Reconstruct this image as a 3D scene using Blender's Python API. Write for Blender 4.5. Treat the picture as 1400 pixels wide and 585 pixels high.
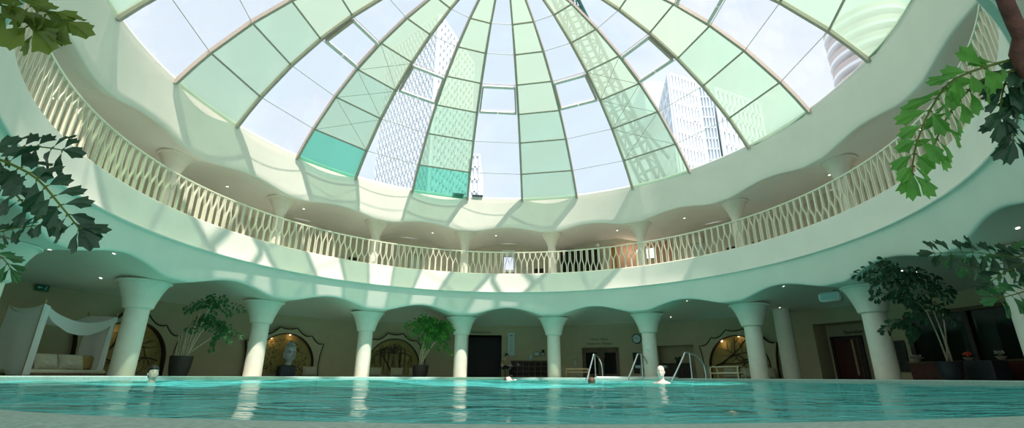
import bpy, math, random
from mathutils import Vector, Matrix, noise as mnoise
random.seed(7)
PI = math.pi; R_ = math.radians
S = bpy.context.scene
COL = S.collection
for o in list(bpy.data.objects): bpy.data.objects.remove(o)

# ------------------------------------------------------------------ camera
PITCH, ROLL, HC, FPX = 18.862, .2775, .03, 651.
cam = bpy.data.cameras.new('camera'); cam.sensor_width = 36; cam.lens = FPX / 1400 * 36
cam.clip_start = .02; cam.clip_end = 600
co = bpy.data.objects.new('camera', cam); COL.objects.link(co)
co.matrix_world = Matrix.Translation((0, 0, HC)) @ Matrix.Rotation(R_(90 + PITCH), 4, 'X') @ Matrix.Rotation(R_(ROLL), 4, 'Z')
S.camera = co
S.view_settings.view_transform = 'Standard'; S.view_settings.look = 'None'
S.view_settings.exposure = -.16; S.view_settings.gamma = 1; S.view_settings.use_curve_mapping = False

# ------------------------------------------------------------------ sun and sky
SUN_AZ, SUN_EL, SUN_E = 145.7, 57.8, 7.6
SKY_E = 1.25
sv = Vector((math.sin(R_(SUN_AZ)) * math.cos(R_(SUN_EL)), math.cos(R_(SUN_AZ)) * math.cos(R_(SUN_EL)), math.sin(R_(SUN_EL))))
sl = bpy.data.lights.new('sun', 'SUN'); sl.energy = SUN_E; sl.angle = R_(.9); sl.color = (1, .93, .82)
so = bpy.data.objects.new('sun', sl); COL.objects.link(so); so.rotation_euler = sv.to_track_quat('Z', 'Y').to_euler(); so.location = sv * 80
W = bpy.data.worlds.new('sky'); S.world = W; W.use_nodes = True
nt = W.node_tree; nt.nodes.clear()
def N(t, typ, **kw):
    n = t.nodes.new(typ)
    for k, v in kw.items():
        if k in n.inputs.keys() if isinstance(k, str) else False: n.inputs[k].default_value = v
        else: setattr(n, k, v)
    return n
tc = N(nt, 'ShaderNodeTexCoord'); mp = N(nt, 'ShaderNodeMapping'); mp.inputs['Scale'].default_value = (1, 1, 1.8)
n1 = N(nt, 'ShaderNodeTexNoise'); n1.inputs['Scale'].default_value = 3.2; n1.inputs['Detail'].default_value = 8; n1.inputs['Roughness'].default_value = .55
cr = N(nt, 'ShaderNodeValToRGB'); cr.color_ramp.elements[0].position = .45; cr.color_ramp.elements[0].color = (.78, .86, .95, 1)
cr.color_ramp.elements[1].position = .66; cr.color_ramp.elements[1].color = (.95, .97, 1, 1)
bg = N(nt, 'ShaderNodeBackground'); bg.inputs['Strength'].default_value = SKY_E
wo = N(nt, 'ShaderNodeOutputWorld')
L = nt.links.new
L(tc.outputs['Generated'], mp.inputs['Vector']); L(mp.outputs[0], n1.inputs['Vector']); L(n1.outputs['Fac'], cr.inputs[0]); L(cr.outputs[0], bg.inputs['Color']); L(bg.outputs[0], wo.inputs['Surface'])

# ------------------------------------------------------------------ projection helpers (world metres, centre of the rotunda at CX, CY)
CX, CY = -.0921, 11.5246
cp, sp_ = math.cos(R_(PITCH)), math.sin(R_(PITCH)); cr_, sr_ = math.cos(R_(ROLL)), math.sin(R_(ROLL))
def ray(px, py):
    u, v = px - 700., py - 292.5
    a = (u * cr_ + v * sr_) / FPX; b = -(-u * sr_ + v * cr_) / FPX
    return Vector((a, cp - b * sp_, sp_ + b * cp))
def pt(px, py, D):
    d = ray(px, py) * D; d.z += HC; return d
def on(px, py, R):
    d = ray(px, py); A = d.x**2 + d.y**2; B = -2 * (d.x * CX + d.y * CY); C = CX**2 + CY**2 - R * R
    p = d * ((-B + math.sqrt(B * B - 4 * A * C)) / (2 * A)); p.z += HC
    return math.degrees(math.atan2(p.x - CX, p.y - CY)), p.z
def P(az, R, z):
    a = R_(az); return Vector((CX + R * math.sin(a), CY + R * math.cos(a), z))

# ------------------------------------------------------------------ materials
def mat(name, color, rough=.6, metal=0, noise=0, nscale=6, bump=0, bscale=40, emit=None, estr=0, spec=.4, color2=None, trans=0):
    m = bpy.data.materials.new(name); m.use_nodes = True; t = m.node_tree; b = t.nodes['Principled BSDF']
    b.inputs['Base Color'].default_value = (*color, 1); b.inputs['Roughness'].default_value = rough; b.inputs['Metallic'].default_value = metal
    b.inputs['Specular IOR Level'].default_value = spec
    tcn = t.nodes.new('ShaderNodeTexCoord')
    if noise or color2:
        nn = t.nodes.new('ShaderNodeTexNoise'); nn.inputs['Scale'].default_value = nscale; nn.inputs['Detail'].default_value = 5
        t.links.new(tcn.outputs['Object'], nn.inputs['Vector'])
        r = t.nodes.new('ShaderNodeValToRGB'); c2 = color2 or tuple(c * (1 - noise) for c in color)
        r.color_ramp.elements[0].position = .35; r.color_ramp.elements[0].color = (*c2, 1)
        r.color_ramp.elements[1].position = .65; r.color_ramp.elements[1].color = (*color, 1)
        t.links.new(nn.outputs['Fac'], r.inputs[0]); t.links.new(r.outputs[0], b.inputs['Base Color'])
    if bump:
        n2 = t.nodes.new('ShaderNodeTexNoise'); n2.inputs['Scale'].default_value = bscale; n2.inputs['Detail'].default_value = 4
        t.links.new(tcn.outputs['Object'], n2.inputs['Vector'])
        bp = t.nodes.new('ShaderNodeBump'); bp.inputs['Strength'].default_value = bump; bp.inputs['Distance'].default_value = .02
        t.links.new(n2.outputs['Fac'], bp.inputs['Height']); t.links.new(bp.outputs[0], b.inputs['Normal'])
    if emit: b.inputs['Emission Color'].default_value = (*emit, 1); b.inputs['Emission Strength'].default_value = estr
    if trans:
        out = t.nodes['Material Output']; tr = t.nodes.new('ShaderNodeBsdfTranslucent'); mx = t.nodes.new('ShaderNodeMixShader'); mx.inputs[0].default_value = trans
        tr.inputs[0].default_value = (*color, 1)
        t.links.new(b.outputs[0], mx.inputs[1]); t.links.new(tr.outputs[0], mx.inputs[2]); t.links.new(mx.outputs[0], out.inputs['Surface'])
    return m
def glass(name, tint, gloss=.06, transl=0, tcol=None):
    m = bpy.data.materials.new(name); m.use_nodes = True; t = m.node_tree; t.nodes.clear()
    out = t.nodes.new('ShaderNodeOutputMaterial'); tr = t.nodes.new('ShaderNodeBsdfTransparent'); gl = t.nodes.new('ShaderNodeBsdfGlossy')
    tr.inputs[0].default_value = (*tint, 1); gl.inputs['Roughness'].default_value = .02; gl.inputs['Color'].default_value = (1, 1, 1, 1)
    mx = t.nodes.new('ShaderNodeMixShader'); mx.inputs[0].default_value = gloss
    src = tr.outputs[0]
    if transl:
        tl = t.nodes.new('ShaderNodeBsdfTranslucent'); tl.inputs[0].default_value = (*tcol, 1); m2 = t.nodes.new('ShaderNodeMixShader'); m2.inputs[0].default_value = transl
        t.links.new(src, m2.inputs[1]); t.links.new(tl.outputs[0], m2.inputs[2]); src = m2.outputs[0]
    t.links.new(src, mx.inputs[1]); t.links.new(gl.outputs[0], mx.inputs[2]); t.links.new(mx.outputs[0], out.inputs['Surface'])
    return m
M = {}
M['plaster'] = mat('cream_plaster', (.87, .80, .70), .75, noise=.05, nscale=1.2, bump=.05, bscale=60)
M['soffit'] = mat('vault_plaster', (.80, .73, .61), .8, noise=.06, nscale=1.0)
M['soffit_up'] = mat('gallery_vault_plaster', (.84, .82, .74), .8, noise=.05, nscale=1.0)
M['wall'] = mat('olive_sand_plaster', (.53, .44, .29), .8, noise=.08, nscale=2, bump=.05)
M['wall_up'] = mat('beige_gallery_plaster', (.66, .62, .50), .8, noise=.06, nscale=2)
M['column'] = mat('column_plaster', (.80, .75, .64), .7, noise=.06, nscale=4, bump=.05)
M['deck'] = mat('stone_deck', (.34, .32, .24), .5, noise=.15, nscale=8)
M['coping'] = mat('pale_teal_coping', (.42, .58, .52), .45, noise=.2, nscale=30, bump=.2, bscale=150)
M['rim'] = mat('speckled_pool_rim', (.40, .56, .50), .5, color2=(.24, .38, .32), nscale=70, bump=.3, bscale=160)
M['basin'] = mat('turquoise_tile', (.15, .6, .6), .4)
M['railing'] = mat('cream_painted_steel', (.78, .72, .55), .45)
M['dome_metal'] = mat('taupe_painted_steel', (.44, .37, .31), .45, metal=.1)
M['dome_light'] = mat('pale_aluminium', (.70, .64, .61), .4, metal=.2)
M['clear'] = glass('clear_pane', (.90, .93, .96), .05)
M['green0'] = glass('deep_green_pane', (.22, .60, .48), .06, .50, (.14, .48, .36))
M['green1'] = glass('green_pane', (.42, .64, .49), .05, .48, (.41, .54, .44))
M['green2'] = glass('pale_green_pane', (.48, .66, .50), .04, .50, (.47, .57, .45))
M['steel'] = mat('brushed_steel', (.75, .76, .76), .22, metal=1)
M['wire'] = mat('steel_wire', (.3, .33, .3), .4, metal=.5)
M['white_tower'] = mat('white_facade', (.86, .87, .88), .7)
M['tower_glass'] = mat('facade_glass', (.66, .70, .76), .3)
M['tower_blue'] = mat('blue_grey_facade_glass', (.55, .63, .70), .3)
M['brown_balcony'] = mat('terracotta_balcony', (.62, .52, .48), .7)
M['crane'] = mat('crane_paint', (.02, .10, .085), .6)
M['dark_wood'] = mat('dark_brown_wood', (.05, .03, .02), .5, color2=(.025, .015, .01), nscale=12)
M['mid_wood'] = mat('brown_wood', (.16, .10, .05), .5, color2=(.10, .06, .03), nscale=10)
M['light_wood'] = mat('light_wood', (.55, .38, .22), .5, color2=(.42, .28, .15), nscale=14)
M['red_wood'] = mat('red_brown_wood', (.10, .018, .012), .5, color2=(.06, .012, .01), nscale=10)
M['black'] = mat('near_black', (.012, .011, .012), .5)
M['dark_glass'] = mat('dark_glass', (.008, .011, .012), .06, spec=.2)
M['gold'] = mat('ochre_gold_mural', (.40, .30, .10), .6, color2=(.32, .24, .08), nscale=3)
M['branch'] = mat('dark_branch_relief', (.05, .03, .015), .6)
M['white_cloth'] = mat('white_gauze', (.90, .91, .90), .85, trans=.35)
M['cream_cloth'] = mat('cream_linen', (.62, .58, .44), .9, noise=.12, nscale=14)
M['tan_cloth'] = mat('tan_cloth', (.40, .27, .10), .9)
M['sand_cloth'] = mat('sand_cushion', (.44, .40, .28), .9)
M['pot'] = mat('dark_ceramic_pot', (.055, .05, .045), .5, noise=.2, nscale=9)
M['navy_pot'] = mat('dark_slate_planter', (.035, .045, .055), .45)
M['stem'] = mat('pale_cane', (.72, .64, .46), .7, noise=.3, nscale=20)
M['trunk'] = mat('brown_trunk', (.10, .045, .028), .75, noise=.4, nscale=20, bump=.4)
M['leaf_dark'] = mat('dark_green_leaf', (.022, .085, .035), .45, color2=(.012, .05, .022), nscale=8, trans=.2)
M['leaf_olive'] = mat('olive_green_leaf', (.12, .20, .02), .45, color2=(.07, .13, .015), nscale=8, trans=.35)
M['leaf_bright'] = mat('bright_green_leaf', (.11, .36, .05), .45, color2=(.05, .20, .03), nscale=8, trans=.4)
M['leaf_mid'] = mat('mid_green_leaf', (.05, .20, .06), .5, color2=(.03, .12, .04), nscale=8, trans=.3)
M['skin'] = mat('skin', (.62, .40, .32), .5, noise=.05)
M['pale_skin'] = mat('pale_skin', (.80, .60, .54), .5)
M['hair_dark'] = mat('dark_hair', (.015, .012, .012), .5)
M['hair_brown'] = mat('brown_hair', (.10, .055, .03), .6)
M['hair_white'] = mat('white_hair', (.75, .70, .66), .6)
M['shirt'] = mat('beige_shirt', (.36, .30, .16), .85)
M['trousers'] = mat('dark_navy_trousers', (.012, .014, .03), .85)
M['white'] = mat('white_paint', (.88, .89, .87), .5)
M['sign_white'] = mat('sign_panel', (.52, .62, .62), .5)
M['sign_dark'] = mat('sign_print', (.08, .11, .13), .6)
M['clock_face'] = mat('clock_face', (.62, .68, .68), .4)
M['exit_green'] = mat('exit_sign_green', (.01, .12, .08), .4)
M['exit_white'] = mat('exit_sign_white', (.5, .62, .56), .4)
M['lamp'] = mat('lamp_disc', (1, .95, .85), .4, emit=(1, .92, .78), estr=6)
M['warm_lamp'] = mat('warm_lamp_disc', (1, .9, .7), .4, emit=(1, .72, .38), estr=4)
M['screen'] = mat('lit_screen', (1, 1, 1), .4, emit=(.95, 1, .98), estr=1.3)
M['violet_screen'] = mat('lit_violet_window', (.8, .8, 1), .4, emit=(.70, .72, .95), estr=.9)
M['salmon'] = mat('salmon_plaster', (.72, .46, .33), .8)
M['teal_pane'] = mat('teal_relief', (.42, .50, .42), .5)
M['flame'] = mat('red_blossom', (.9, .12, .05), .5)
M['blossom'] = mat('pale_blossom', (.5, .48, .40), .7)
M['buddha'] = mat('silver_grey_stone', (.52, .58, .58), .35, noise=.3, nscale=10)
# water
m = bpy.data.materials.new('pool_water'); m.use_nodes = True; t = m.node_tree; b = t.nodes['Principled BSDF']
b.inputs['Base Color'].default_value = (.08, .50, .485, 1); b.inputs['Roughness'].default_value = .06; b.inputs['IOR'].default_value = 1.14
tcn = t.nodes.new('ShaderNodeTexCoord'); mpn = t.nodes.new('ShaderNodeMapping'); mpn.inputs['Scale'].default_value = (1.0, 1.7, 1)
na = t.nodes.new('ShaderNodeTexNoise'); na.inputs['Scale'].default_value = 2.6; na.inputs['Detail'].default_value = 4; na.inputs['Roughness'].default_value = .5; na.inputs['Distortion'].default_value = .6
bpn = t.nodes.new('ShaderNodeBump'); bpn.inputs['Strength'].default_value = 1.0; bpn.inputs['Distance'].default_value = .19
t.links.new(tcn.outputs['Object'], mpn.inputs[0]); t.links.new(mpn.outputs[0], na.inputs['Vector']); t.links.new(na.outputs['Fac'], bpn.inputs['Height']); t.links.new(bpn.outputs[0], b.inputs['Normal'])
M['water'] = m

# ------------------------------------------------------------------ mesh builder
class MB:
    def __init__(s): s.v = []; s.f = []; s.m = []
    def add(s, vs, fs, mi=0):
        n = len(s.v); s.v += [tuple(v) for v in vs]
        for f in fs: s.f.append(tuple(i + n for i in f)); s.m.append(mi)
        return s
    def box(s, c, d, mi=0, mtx=None, bev=0):
        x, y, z = d[0] / 2, d[1] / 2, d[2] / 2; c = Vector(c)
        if bev:
            b = min(bev, x * .9, y * .9, z * .9); vs = []; 
            for sx in (-1, 1):
                for sy in (-1, 1):
                    for sz in (-1, 1):
                        vs += [Vector((sx * x, sy * (y - b), sz * (z - b))), Vector((sx * (x - b), sy * y, sz * (z - b))), Vector((sx * (x - b), sy * (y - b), sz * z))]
            import bmesh
            bm = bmesh.new(); bv = [bm.verts.new(v) for v in vs]; r = bmesh.ops.convex_hull(bm, input=bv); bm.verts.index_update()
            vs = [v.co.copy() for v in bm.verts]; fs = [tuple(v.index for v in f.verts) for f in bm.faces]; bm.free()
        else:
            vs = [Vector((sx * x, sy * y, sz * z)) for sx in (-1, 1) for sy in (-1, 1) for sz in (-1, 1)]
            fs = [(0, 1, 3, 2), (4, 6, 7, 5), (0, 4, 5, 1), (2, 3, 7, 6), (0, 2, 6, 4), (1, 5, 7, 3)]
        if mtx is not None: vs = [mtx @ v for v in vs]
        return s.add([v + c for v in vs], fs, mi)
    def beam(s, a, b, w, h, up=Vector((0, 0, 1)), mi=0):
        a, b = Vector(a), Vector(b); d = (b - a); ln = d.length; d.normalize(); x = d.cross(up)
        if x.length < 1e-4: x = d.cross(Vector((1, 0, 0)))
        x.normalize(); y = x.cross(d)
        vs = [p + x * (sx * w / 2) + y * (sy * h / 2) for p in (a, b) for sx in (-1, 1) for sy in (-1, 1)]
        return s.add(vs, [(0, 1, 3, 2), (4, 6, 7, 5), (0, 4, 5, 1), (2, 3, 7, 6), (0, 2, 6, 4), (1, 5, 7, 3)], mi)
    def tube(s, pts, r, n=8, mi=0, cap=True):
        pts = [Vector(p) for p in pts]; rr = r if isinstance(r, (list, tuple)) else [r] * len(pts); vs = []; prev = None
        for i, p in enumerate(pts):
            d = (pts[min(i + 1, len(pts) - 1)] - pts[max(i - 1, 0)])
            d = d.normalized() if d.length > 1e-9 else Vector((0, 0, 1))
            if prev is None: x = d.orthogonal().normalized()
            else:
                x = prev - d * prev.dot(d); x = x.normalized() if x.length > 1e-6 else d.orthogonal().normalized()
            prev = x; y = d.cross(x)
            vs += [p + (x * math.cos(2 * PI * k / n) + y * math.sin(2 * PI * k / n)) * rr[i] for k in range(n)]
        fs = [(i * n + k, i * n + (k + 1) % n, (i + 1) * n + (k + 1) % n, (i + 1) * n + k) for i in range(len(pts) - 1) for k in range(n)]
        if cap: fs += [tuple(range(n - 1, -1, -1)), tuple((len(pts) - 1) * n + k for k in range(n))]
        return s.add(vs, fs, mi)
    def lathe(s, prof, n=32, c=(0, 0, 0), mi=0, mtx=None):
        c = Vector(c); vs = []
        for r, z in prof:
            for k in range(n):
                v = Vector((r * math.cos(2 * PI * k / n), r * math.sin(2 * PI * k / n), z))
                vs.append((mtx @ v if mtx is not None else v) + c)
        fs = [(i * n + k, i * n + (k + 1) % n, (i + 1) * n + (k + 1) % n, (i + 1) * n + k) for i in range(len(prof) - 1) for k in range(n)]
        if prof[0][0] > 1e-4: fs.append(tuple(range(n - 1, -1, -1)))
        if prof[-1][0] > 1e-4: fs.append(tuple((len(prof) - 1) * n + k for k in range(n)))
        return s.add(vs, fs, mi)
    def ell(s, c, r, n=12, k=8, mi=0, mtx=None):
        pr = [(max(1e-5, math.sin(PI * i / k)), -math.cos(PI * i / k)) for i in range(k + 1)]
        mt = Matrix.Diagonal((*r, 1)); mt = (mtx @ mt) if mtx is not None else mt
        return s.lathe(pr, n, c, mi, mt)
    def grid(s, rows, closed=False, mi=0, skip=None):
        nr, nc = len(rows), len(rows[0]); vs = [v for r in rows for v in r]; fs = []
        for i in range(nr - 1):
            for j in range(nc if closed else nc - 1):
                if skip and skip(i, j): continue
                j2 = (j + 1) % nc; fs.append((i * nc + j, i * nc + j2, (i + 1) * nc + j2, (i + 1) * nc + j))
        return s.add(vs, fs, mi)
    def prism(s, poly, y0, y1, mi=0, me=None):           # polygon in x,z extruded along y
        n = len(poly); vs = [(x, y0, z) for x, z in poly] + [(x, y1, z) for x, z in poly]
        s.add(vs, [tuple(range(n)), tuple(range(2 * n - 1, n - 1, -1))], mi)
        return s.add(vs, [(i, i + n, (i + 1) % n + n, (i + 1) % n) for i in range(n)], mi if me is None else me)
    def build(s, name, mats, parent=None, smooth=None):
        me = bpy.data.meshes.new(name); me.from_pydata(s.v, [], s.f)
        mats = mats if isinstance(mats, (list, tuple)) else [mats]
        for q in mats: me.materials.append(M[q] if isinstance(q, str) else q)
        me.polygons.foreach_set('material_index', s.m)
        if smooth is not None:
            me.polygons.foreach_set('use_smooth', [True] * len(me.polygons)); me.set_sharp_from_angle(angle=R_(smooth))
        me.update()
        o = bpy.data.objects.new(name, me); COL.objects.link(o)
        if parent is not None: o.parent = parent
        return o
def tag(o, label, cat, group=None, kind=None):
    o['label'] = label; o['category'] = cat
    if group: o['group'] = group
    if kind: o['kind'] = kind
    return o
def struct(o, label=None):
    o['kind'] = 'structure'
    if label: o['label'] = label
    return o
def thing(name, label, cat, loc=(0, 0, 0), rot=0, group=None):
    o = bpy.data.objects.new(name, None); COL.objects.link(o); o.empty_display_size = .1
    o.location = loc; o.rotation_euler = (0, 0, rot)
    return tag(o, label, cat, group)
def wthing(name, label, cat, az, R, z, group=None):       # local x right, y away from the centre, z up
    return thing(name, label, cat, P(az, R, z), -R_(az), group)
def dup(o, loc, rot, label=None, group=None):
    r = o.copy(); COL.objects.link(r); r.location = loc; r.rotation_euler = (0, 0, rot)
    if label: r['label'] = label
    if group: r['group'] = group
    for ch in o.children:
        c = ch.copy(); COL.objects.link(c); c.parent = r
        for g in ch.children:
            d = g.copy(); COL.objects.link(d); d.parent = c
    return r
def text(body, size, name, mtl, parent, loc, depth=.006, align='CENTER'):
    cu = bpy.data.curves.new(name, 'FONT'); cu.body = body; cu.size = size; cu.extrude = depth; cu.align_x = align
    q = bpy.data.objects.new(name, cu); COL.objects.link(q); dg = bpy.context.evaluated_depsgraph_get()
    me = bpy.data.meshes.new_from_object(q.evaluated_get(dg)); bpy.data.objects.remove(q); me.materials.clear(); me.materials.append(M[mtl])
    o = bpy.data.objects.new(name, me); COL.objects.link(o); o.parent = parent
    o.location = loc; o.rotation_euler = (PI / 2, 0, 0); return o

# ------------------------------------------------------------------ STRUCTURE
PH, ST = -.46, 22.5
RW = 13.5
def bay(az):                       # 0 over a column, rising to 1 at the middle of a bay
    u = (az - PH) / ST; u = u - math.floor(u + .5); w = .365
    return max(0., math.cos(PI * u / .82))**1.3 if abs(u) < .41 else 0.
AZS = [-180 + i * .75 for i in range(481)]
def surf(name, fn, mtl, azs=AZS, smooth=35):
    rows = [fn(a) for a in azs]
    return struct(MB().grid(rows).build(name, mtl, None, smooth))
# lower ring: fascia below the railing
surf('wall_gallery_fascia', lambda a: [P(a, r, z) for r, z in ((9.32, 4.30), (9.10, 4.30), (9.08, 4.28), (9.08, 3.9), (9.08, 3.54), (9.07, 3.50), (9.08, 3.475), (9.17, 3.47))], 'plaster')
def low(a):
    e = bay(a); ze = 2.56 + .29 * e; out = []
    for k in range(9):
        z = 3.47 + (ze + .05 - 3.47) * k / 8; s = (3.47 - z) / .97; out.append(P(a, 9.15 + .32 * s, z))
    re = 9.15 + .32 * ((3.47 - ze - .05) / .97)
    out += [P(a, re + .02, ze + .015), P(a, re + .06, ze)]
    for k in range(1, 15):
        q = k / 14; r = re + .05 + (RW + .1 - re - .05) * q
        dome = e * (.36 + .24 * math.sin(min(1, q / .55) * PI / 2) if q < .55 else .60 * math.cos((q - .55) / .45 * PI / 2)) 
        out.append(P(a, r, 2.56 - .10 * q + dome))
    return out
surf('ceiling_lower_arcade', low, 'soffit', smooth=60)
# the flare of the lower ring is pale plaster like the fascia
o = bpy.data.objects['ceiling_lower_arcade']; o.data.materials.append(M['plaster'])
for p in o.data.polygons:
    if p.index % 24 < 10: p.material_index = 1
# upper ring between the dome and the gallery arcade
def upw(a):
    e = bay(a); ze = 6.36 + .21 * e; out = [P(a, 9.75, 8.0), P(a, 9.42, 7.98), P(a, 9.40, 7.95)]
    for k in range(9):
        z = 7.90 + (ze + .04 - 7.90) * k / 8; s = (7.9 - z) / 1.5; out.append(P(a, 9.40 + .22 * s, z))
    re = 9.40 + .22 * ((7.9 - ze - .04) / 1.5)
    out += [P(a, re + .015, ze + .015), P(a, re + .05, ze)]
    for k in range(1, 13):
        q = k / 12; r = re + .05 + (RW + .1 - re - .05) * q
        d = e * (.26 + .20 * math.sin(min(1, q / .6) * PI / 2)) - .1 * q * q
        out.append(P(a, r, 6.36 + .16 * math.sin(min(1, q / .2) * PI / 2) + d))
    return out
surf('ceiling_upper_gallery', upw, 'soffit_up', smooth=60)
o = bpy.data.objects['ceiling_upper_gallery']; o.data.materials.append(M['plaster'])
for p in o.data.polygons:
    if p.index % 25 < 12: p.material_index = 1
surf('ceiling_roof', lambda a: [P(a, 9.72, 8.0), P(a, 11, 8.2), P(a, 15.2, 8.3), P(a, 15.2, 6.2)], 'plaster')
surf('floor_upper_gallery', lambda a: [P(a, 9.30, 4.29), P(a, RW + .6, 4.29)], 'soffit_up')
DK = [a for a in AZS if abs(a) <= 162.1]
surf('floor', lambda a: [P(a, 9.62, 0), P(a, 15.5, 0)], 'deck', DK)
surf('floor_corner', lambda a: [P(a, 10.25, -.3), P(a, 10.25, 0), P(a, 13.5, 0)], 'deck', [162.1 + .5 * i for i in range(10)])
surf('trim_pool_coping', lambda a: [P(a, 9.56, -.25), P(a, 9.56, -.02), P(a, 9.58, .004), P(a, 9.95, .004)], 'coping', DK)

# outer walls with openings
def cyl_wall(name, mtl, z0, z1, openings, zs, az0=-150, az1=150, step=1.5):
    az = set(round(az0 + i * step, 3) for i in range(int((az1 - az0) / step) + 1)); zz = set(zs) | {z0, z1}
    for a, b_, c, d in openings:
        az = {q for q in az if not (abs(q - a) < .3 or abs(q - b_) < .3)} | {a, b_}; zz |= {c, d}
    az = sorted(az); zz = sorted(zz)
    rows = [[P(a, RW, z) for z in zz] for a in az]
    def skip(i, j):
        ma, mz = (az[i] + az[i + 1]) / 2, (zz[j] + zz[j + 1]) / 2
        return any(a < ma < b_ and c < mz < d for a, b_, c, d in openings)
    return struct(MB().grid(rows, skip=skip).build(name, mtl, None, 35))
def recess(name, op, depth, mtl, mside=None):
    a, b_, c, d = op; n = max(2, int((b_ - a) / 2)); az = [a + (b_ - a) * i / n for i in range(n + 1)]; R2 = RW + depth
    mb = MB()
    mb.grid([[P(q, R2, c), P(q, R2, d)] for q in az]); mb.grid([[P(q, RW, d), P(q, R2, d)] for q in az], mi=1); mb.grid([[P(q, RW, c), P(q, R2, c)] for q in az], mi=1)
    for q in (a, b_): mb.add([P(q, RW, c), P(q, R2, c), P(q, R2, d), P(q, RW, d)], [(0, 1, 2, 3)], 1)
    return struct(mb.build(name, [mtl, mside or mtl]))
def op(x0, y0, x1, y1, R=RW, zb=None):
    a, z1 = on(x0, y0, R); b_, z2 = on(x1, y0, R); zt = (z1 + z2) / 2
    if zb is None: zb = (on(x0, y1, R)[1] + on(x1, y1, R)[1]) / 2
    return (a, b_, zb, zt)
O_door = op(641, 458, 686, 517, zb=.0); O_shelf = op(898, 472, 948, 517, zb=.0); O_sauna = op(1110, 440, 1195, 517, zb=.0)
O_dark = (on(1238, 430, RW)[0], on(1238, 430, RW)[0] + 34, .0, 1.98)
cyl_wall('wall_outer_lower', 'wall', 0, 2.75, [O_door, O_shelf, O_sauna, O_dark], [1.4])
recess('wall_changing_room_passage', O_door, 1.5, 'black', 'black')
recess('wall_shelf_recess', O_shelf, .6, 'wall', 'wall')
recess('wall_sauna_recess', O_sauna, .9, 'wall', 'wall')
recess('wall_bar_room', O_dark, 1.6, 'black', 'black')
O_or = op(833, 330, 918, 372, zb=4.29)
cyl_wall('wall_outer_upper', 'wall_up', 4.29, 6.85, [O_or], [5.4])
recess('wall_salmon_niche', O_or, .5, 'salmon', 'salmon')

# ------------------------------------------------------------------ POOL
WZ = -.10
RIMPX = [(-100, 547), (0, 554.6), (88, 562), (175, 566), (350, 570), (525, 574), (700, 576), (875, 575.5), (1050, 574), (1225, 570), (1400, 564.5), (1500, 560)]
rim = []
for x, y in RIMPX:
    d = ray(x, y); t_ = (-.06 - HC) / d.z; p = d * t_
    rim.append(((math.degrees(math.atan2(p.x - CX, p.y - CY)) % 360) - 180, math.hypot(p.x - CX, p.y - CY)))
rim.sort(); rim = [(-19, 9.55), (-14.5, 9.72)] + rim + [(14.5, 9.72), (19, 9.55)]
def rout(az):
    d = ((az % 360) - 180)
    if d <= rim[0][0] or d >= rim[-1][0]: return 9.56
    for (a, r), (b_, r2) in zip(rim, rim[1:]):
        if a <= d <= b_:
            q = (d - a) / (b_ - a); return r + (r2 - r) * q
random.seed(3)
waves = [(random.uniform(0, 2 * PI), random.uniform(1.6, 7.5), random.uniform(0, 6.28)) for _ in range(16)]
def wz(x, y): return sum(.011 / k**.9 * math.sin(k * (x * math.cos(a) + y * math.sin(a)) + ph) for a, k, ph in waves)
rows = []
for i in range(121):
    row = []
    for j in range(480):
        az = j * .75; R = max(.0004, i / 120) * rout(az); p = P(az, R, 0); row.append((p.x, p.y, WZ + wz(p.x, p.y)))
    rows.append(row)
water = MB().grid(rows, closed=True).build('pool_water', 'water', None, 180)
tag(water, 'rippling turquoise water filling the round swimming pool', 'water', kind='stuff')
mb = MB(); AZP = [i * 3. for i in range(120)]
mb.grid([[P(a, R, z) for a in AZP] for R, z in ((9.58, -.25), (9.58, -1.35), (.02, -1.35))], closed=True)
struct(mb.build('floor_pool_basin', 'basin'))
prof = [(-.01, -.3), (0, -.13), (.012, -.08), (.05, -.062), (.12, -.058), (.22, -.06), (.30, -.07), (.36, -.10), (.40, -.17), (.41, -.4)]
rows = []
d = -18.5
while d <= 18.51:
    R0 = (rout(180 + d - 1.2) + 2 * rout(180 + d) + rout(180 + d + 1.2)) / 4; rows.append([P(180 + d, R0 + a, z) for a, z in prof]); d += .5
tag(MB().grid(rows).build('pool_rim', 'rim', None, 50), 'rounded speckled grey-green pool rim curving across the foreground', 'pool rim')

# ------------------------------------------------------------------ COLUMNS
def column(name, lab, az, R, z0, z1, rs, rt, hcap, rn, group):
    t = wthing(name, lab, 'column', az, R, z0, group); H = z1 - z0; zc = H - hcap
    MB().lathe([(rs + .0, 0), (rs * 1.0, .05), (rs * .97, zc)], 40).build('shaft', 'column', t, 40)
    pr = [(rs * .9, zc - .05), (rn, zc), (rn + .005, zc + .03)]
    for k in range(1, 8): q = k / 7; pr.append((rn + (rt - .04 - rn) * (q * .75 + .25 * q**3), zc + .03 + (hcap - .09) * q))
    pr += [(rt - .03, H - .062), (rt + .015, H - .055), (rt + .02, H - .045), (rt + .02, H - .006), (rt, H)]
    MB().lathe(pr, 48).build('capital', 'column', t, 40)
    return t
where_low = ['at far left edge beside the white canopy bed', 'in front of the left wall niche with branches', 'sunlit at the foot beside the stone head niche', 'sunlit at the foot left of the small bushy tree',
             'right of the bushy tree beside the dark doorway', 'right of the dark cubby shelf', 'under the wall clock beside the steel handrails', 'in front of the right wall niche', 'beside the sauna door', 'at the far right edge behind the palm fronds']
for i in range(10):
    k = i - 4.5
    column('column', 'ground floor round column with flared capital, ' + where_low[i], PH + ST * k, 10.57, 0, 2.545, .295, .66, .74, .36, 'ground floor columns')
where_up = ['first from the left, half in shade', 'second from the left, dappled with sun', 'third from the left, sunlit below', 'fourth from the left, left of dome centre', 'fifth from the left, beside the dark shelf', 'sixth from the left, before the salmon niche', 'seventh from the left, shaded', 'eighth from the left, nearest the bright palm']
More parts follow.
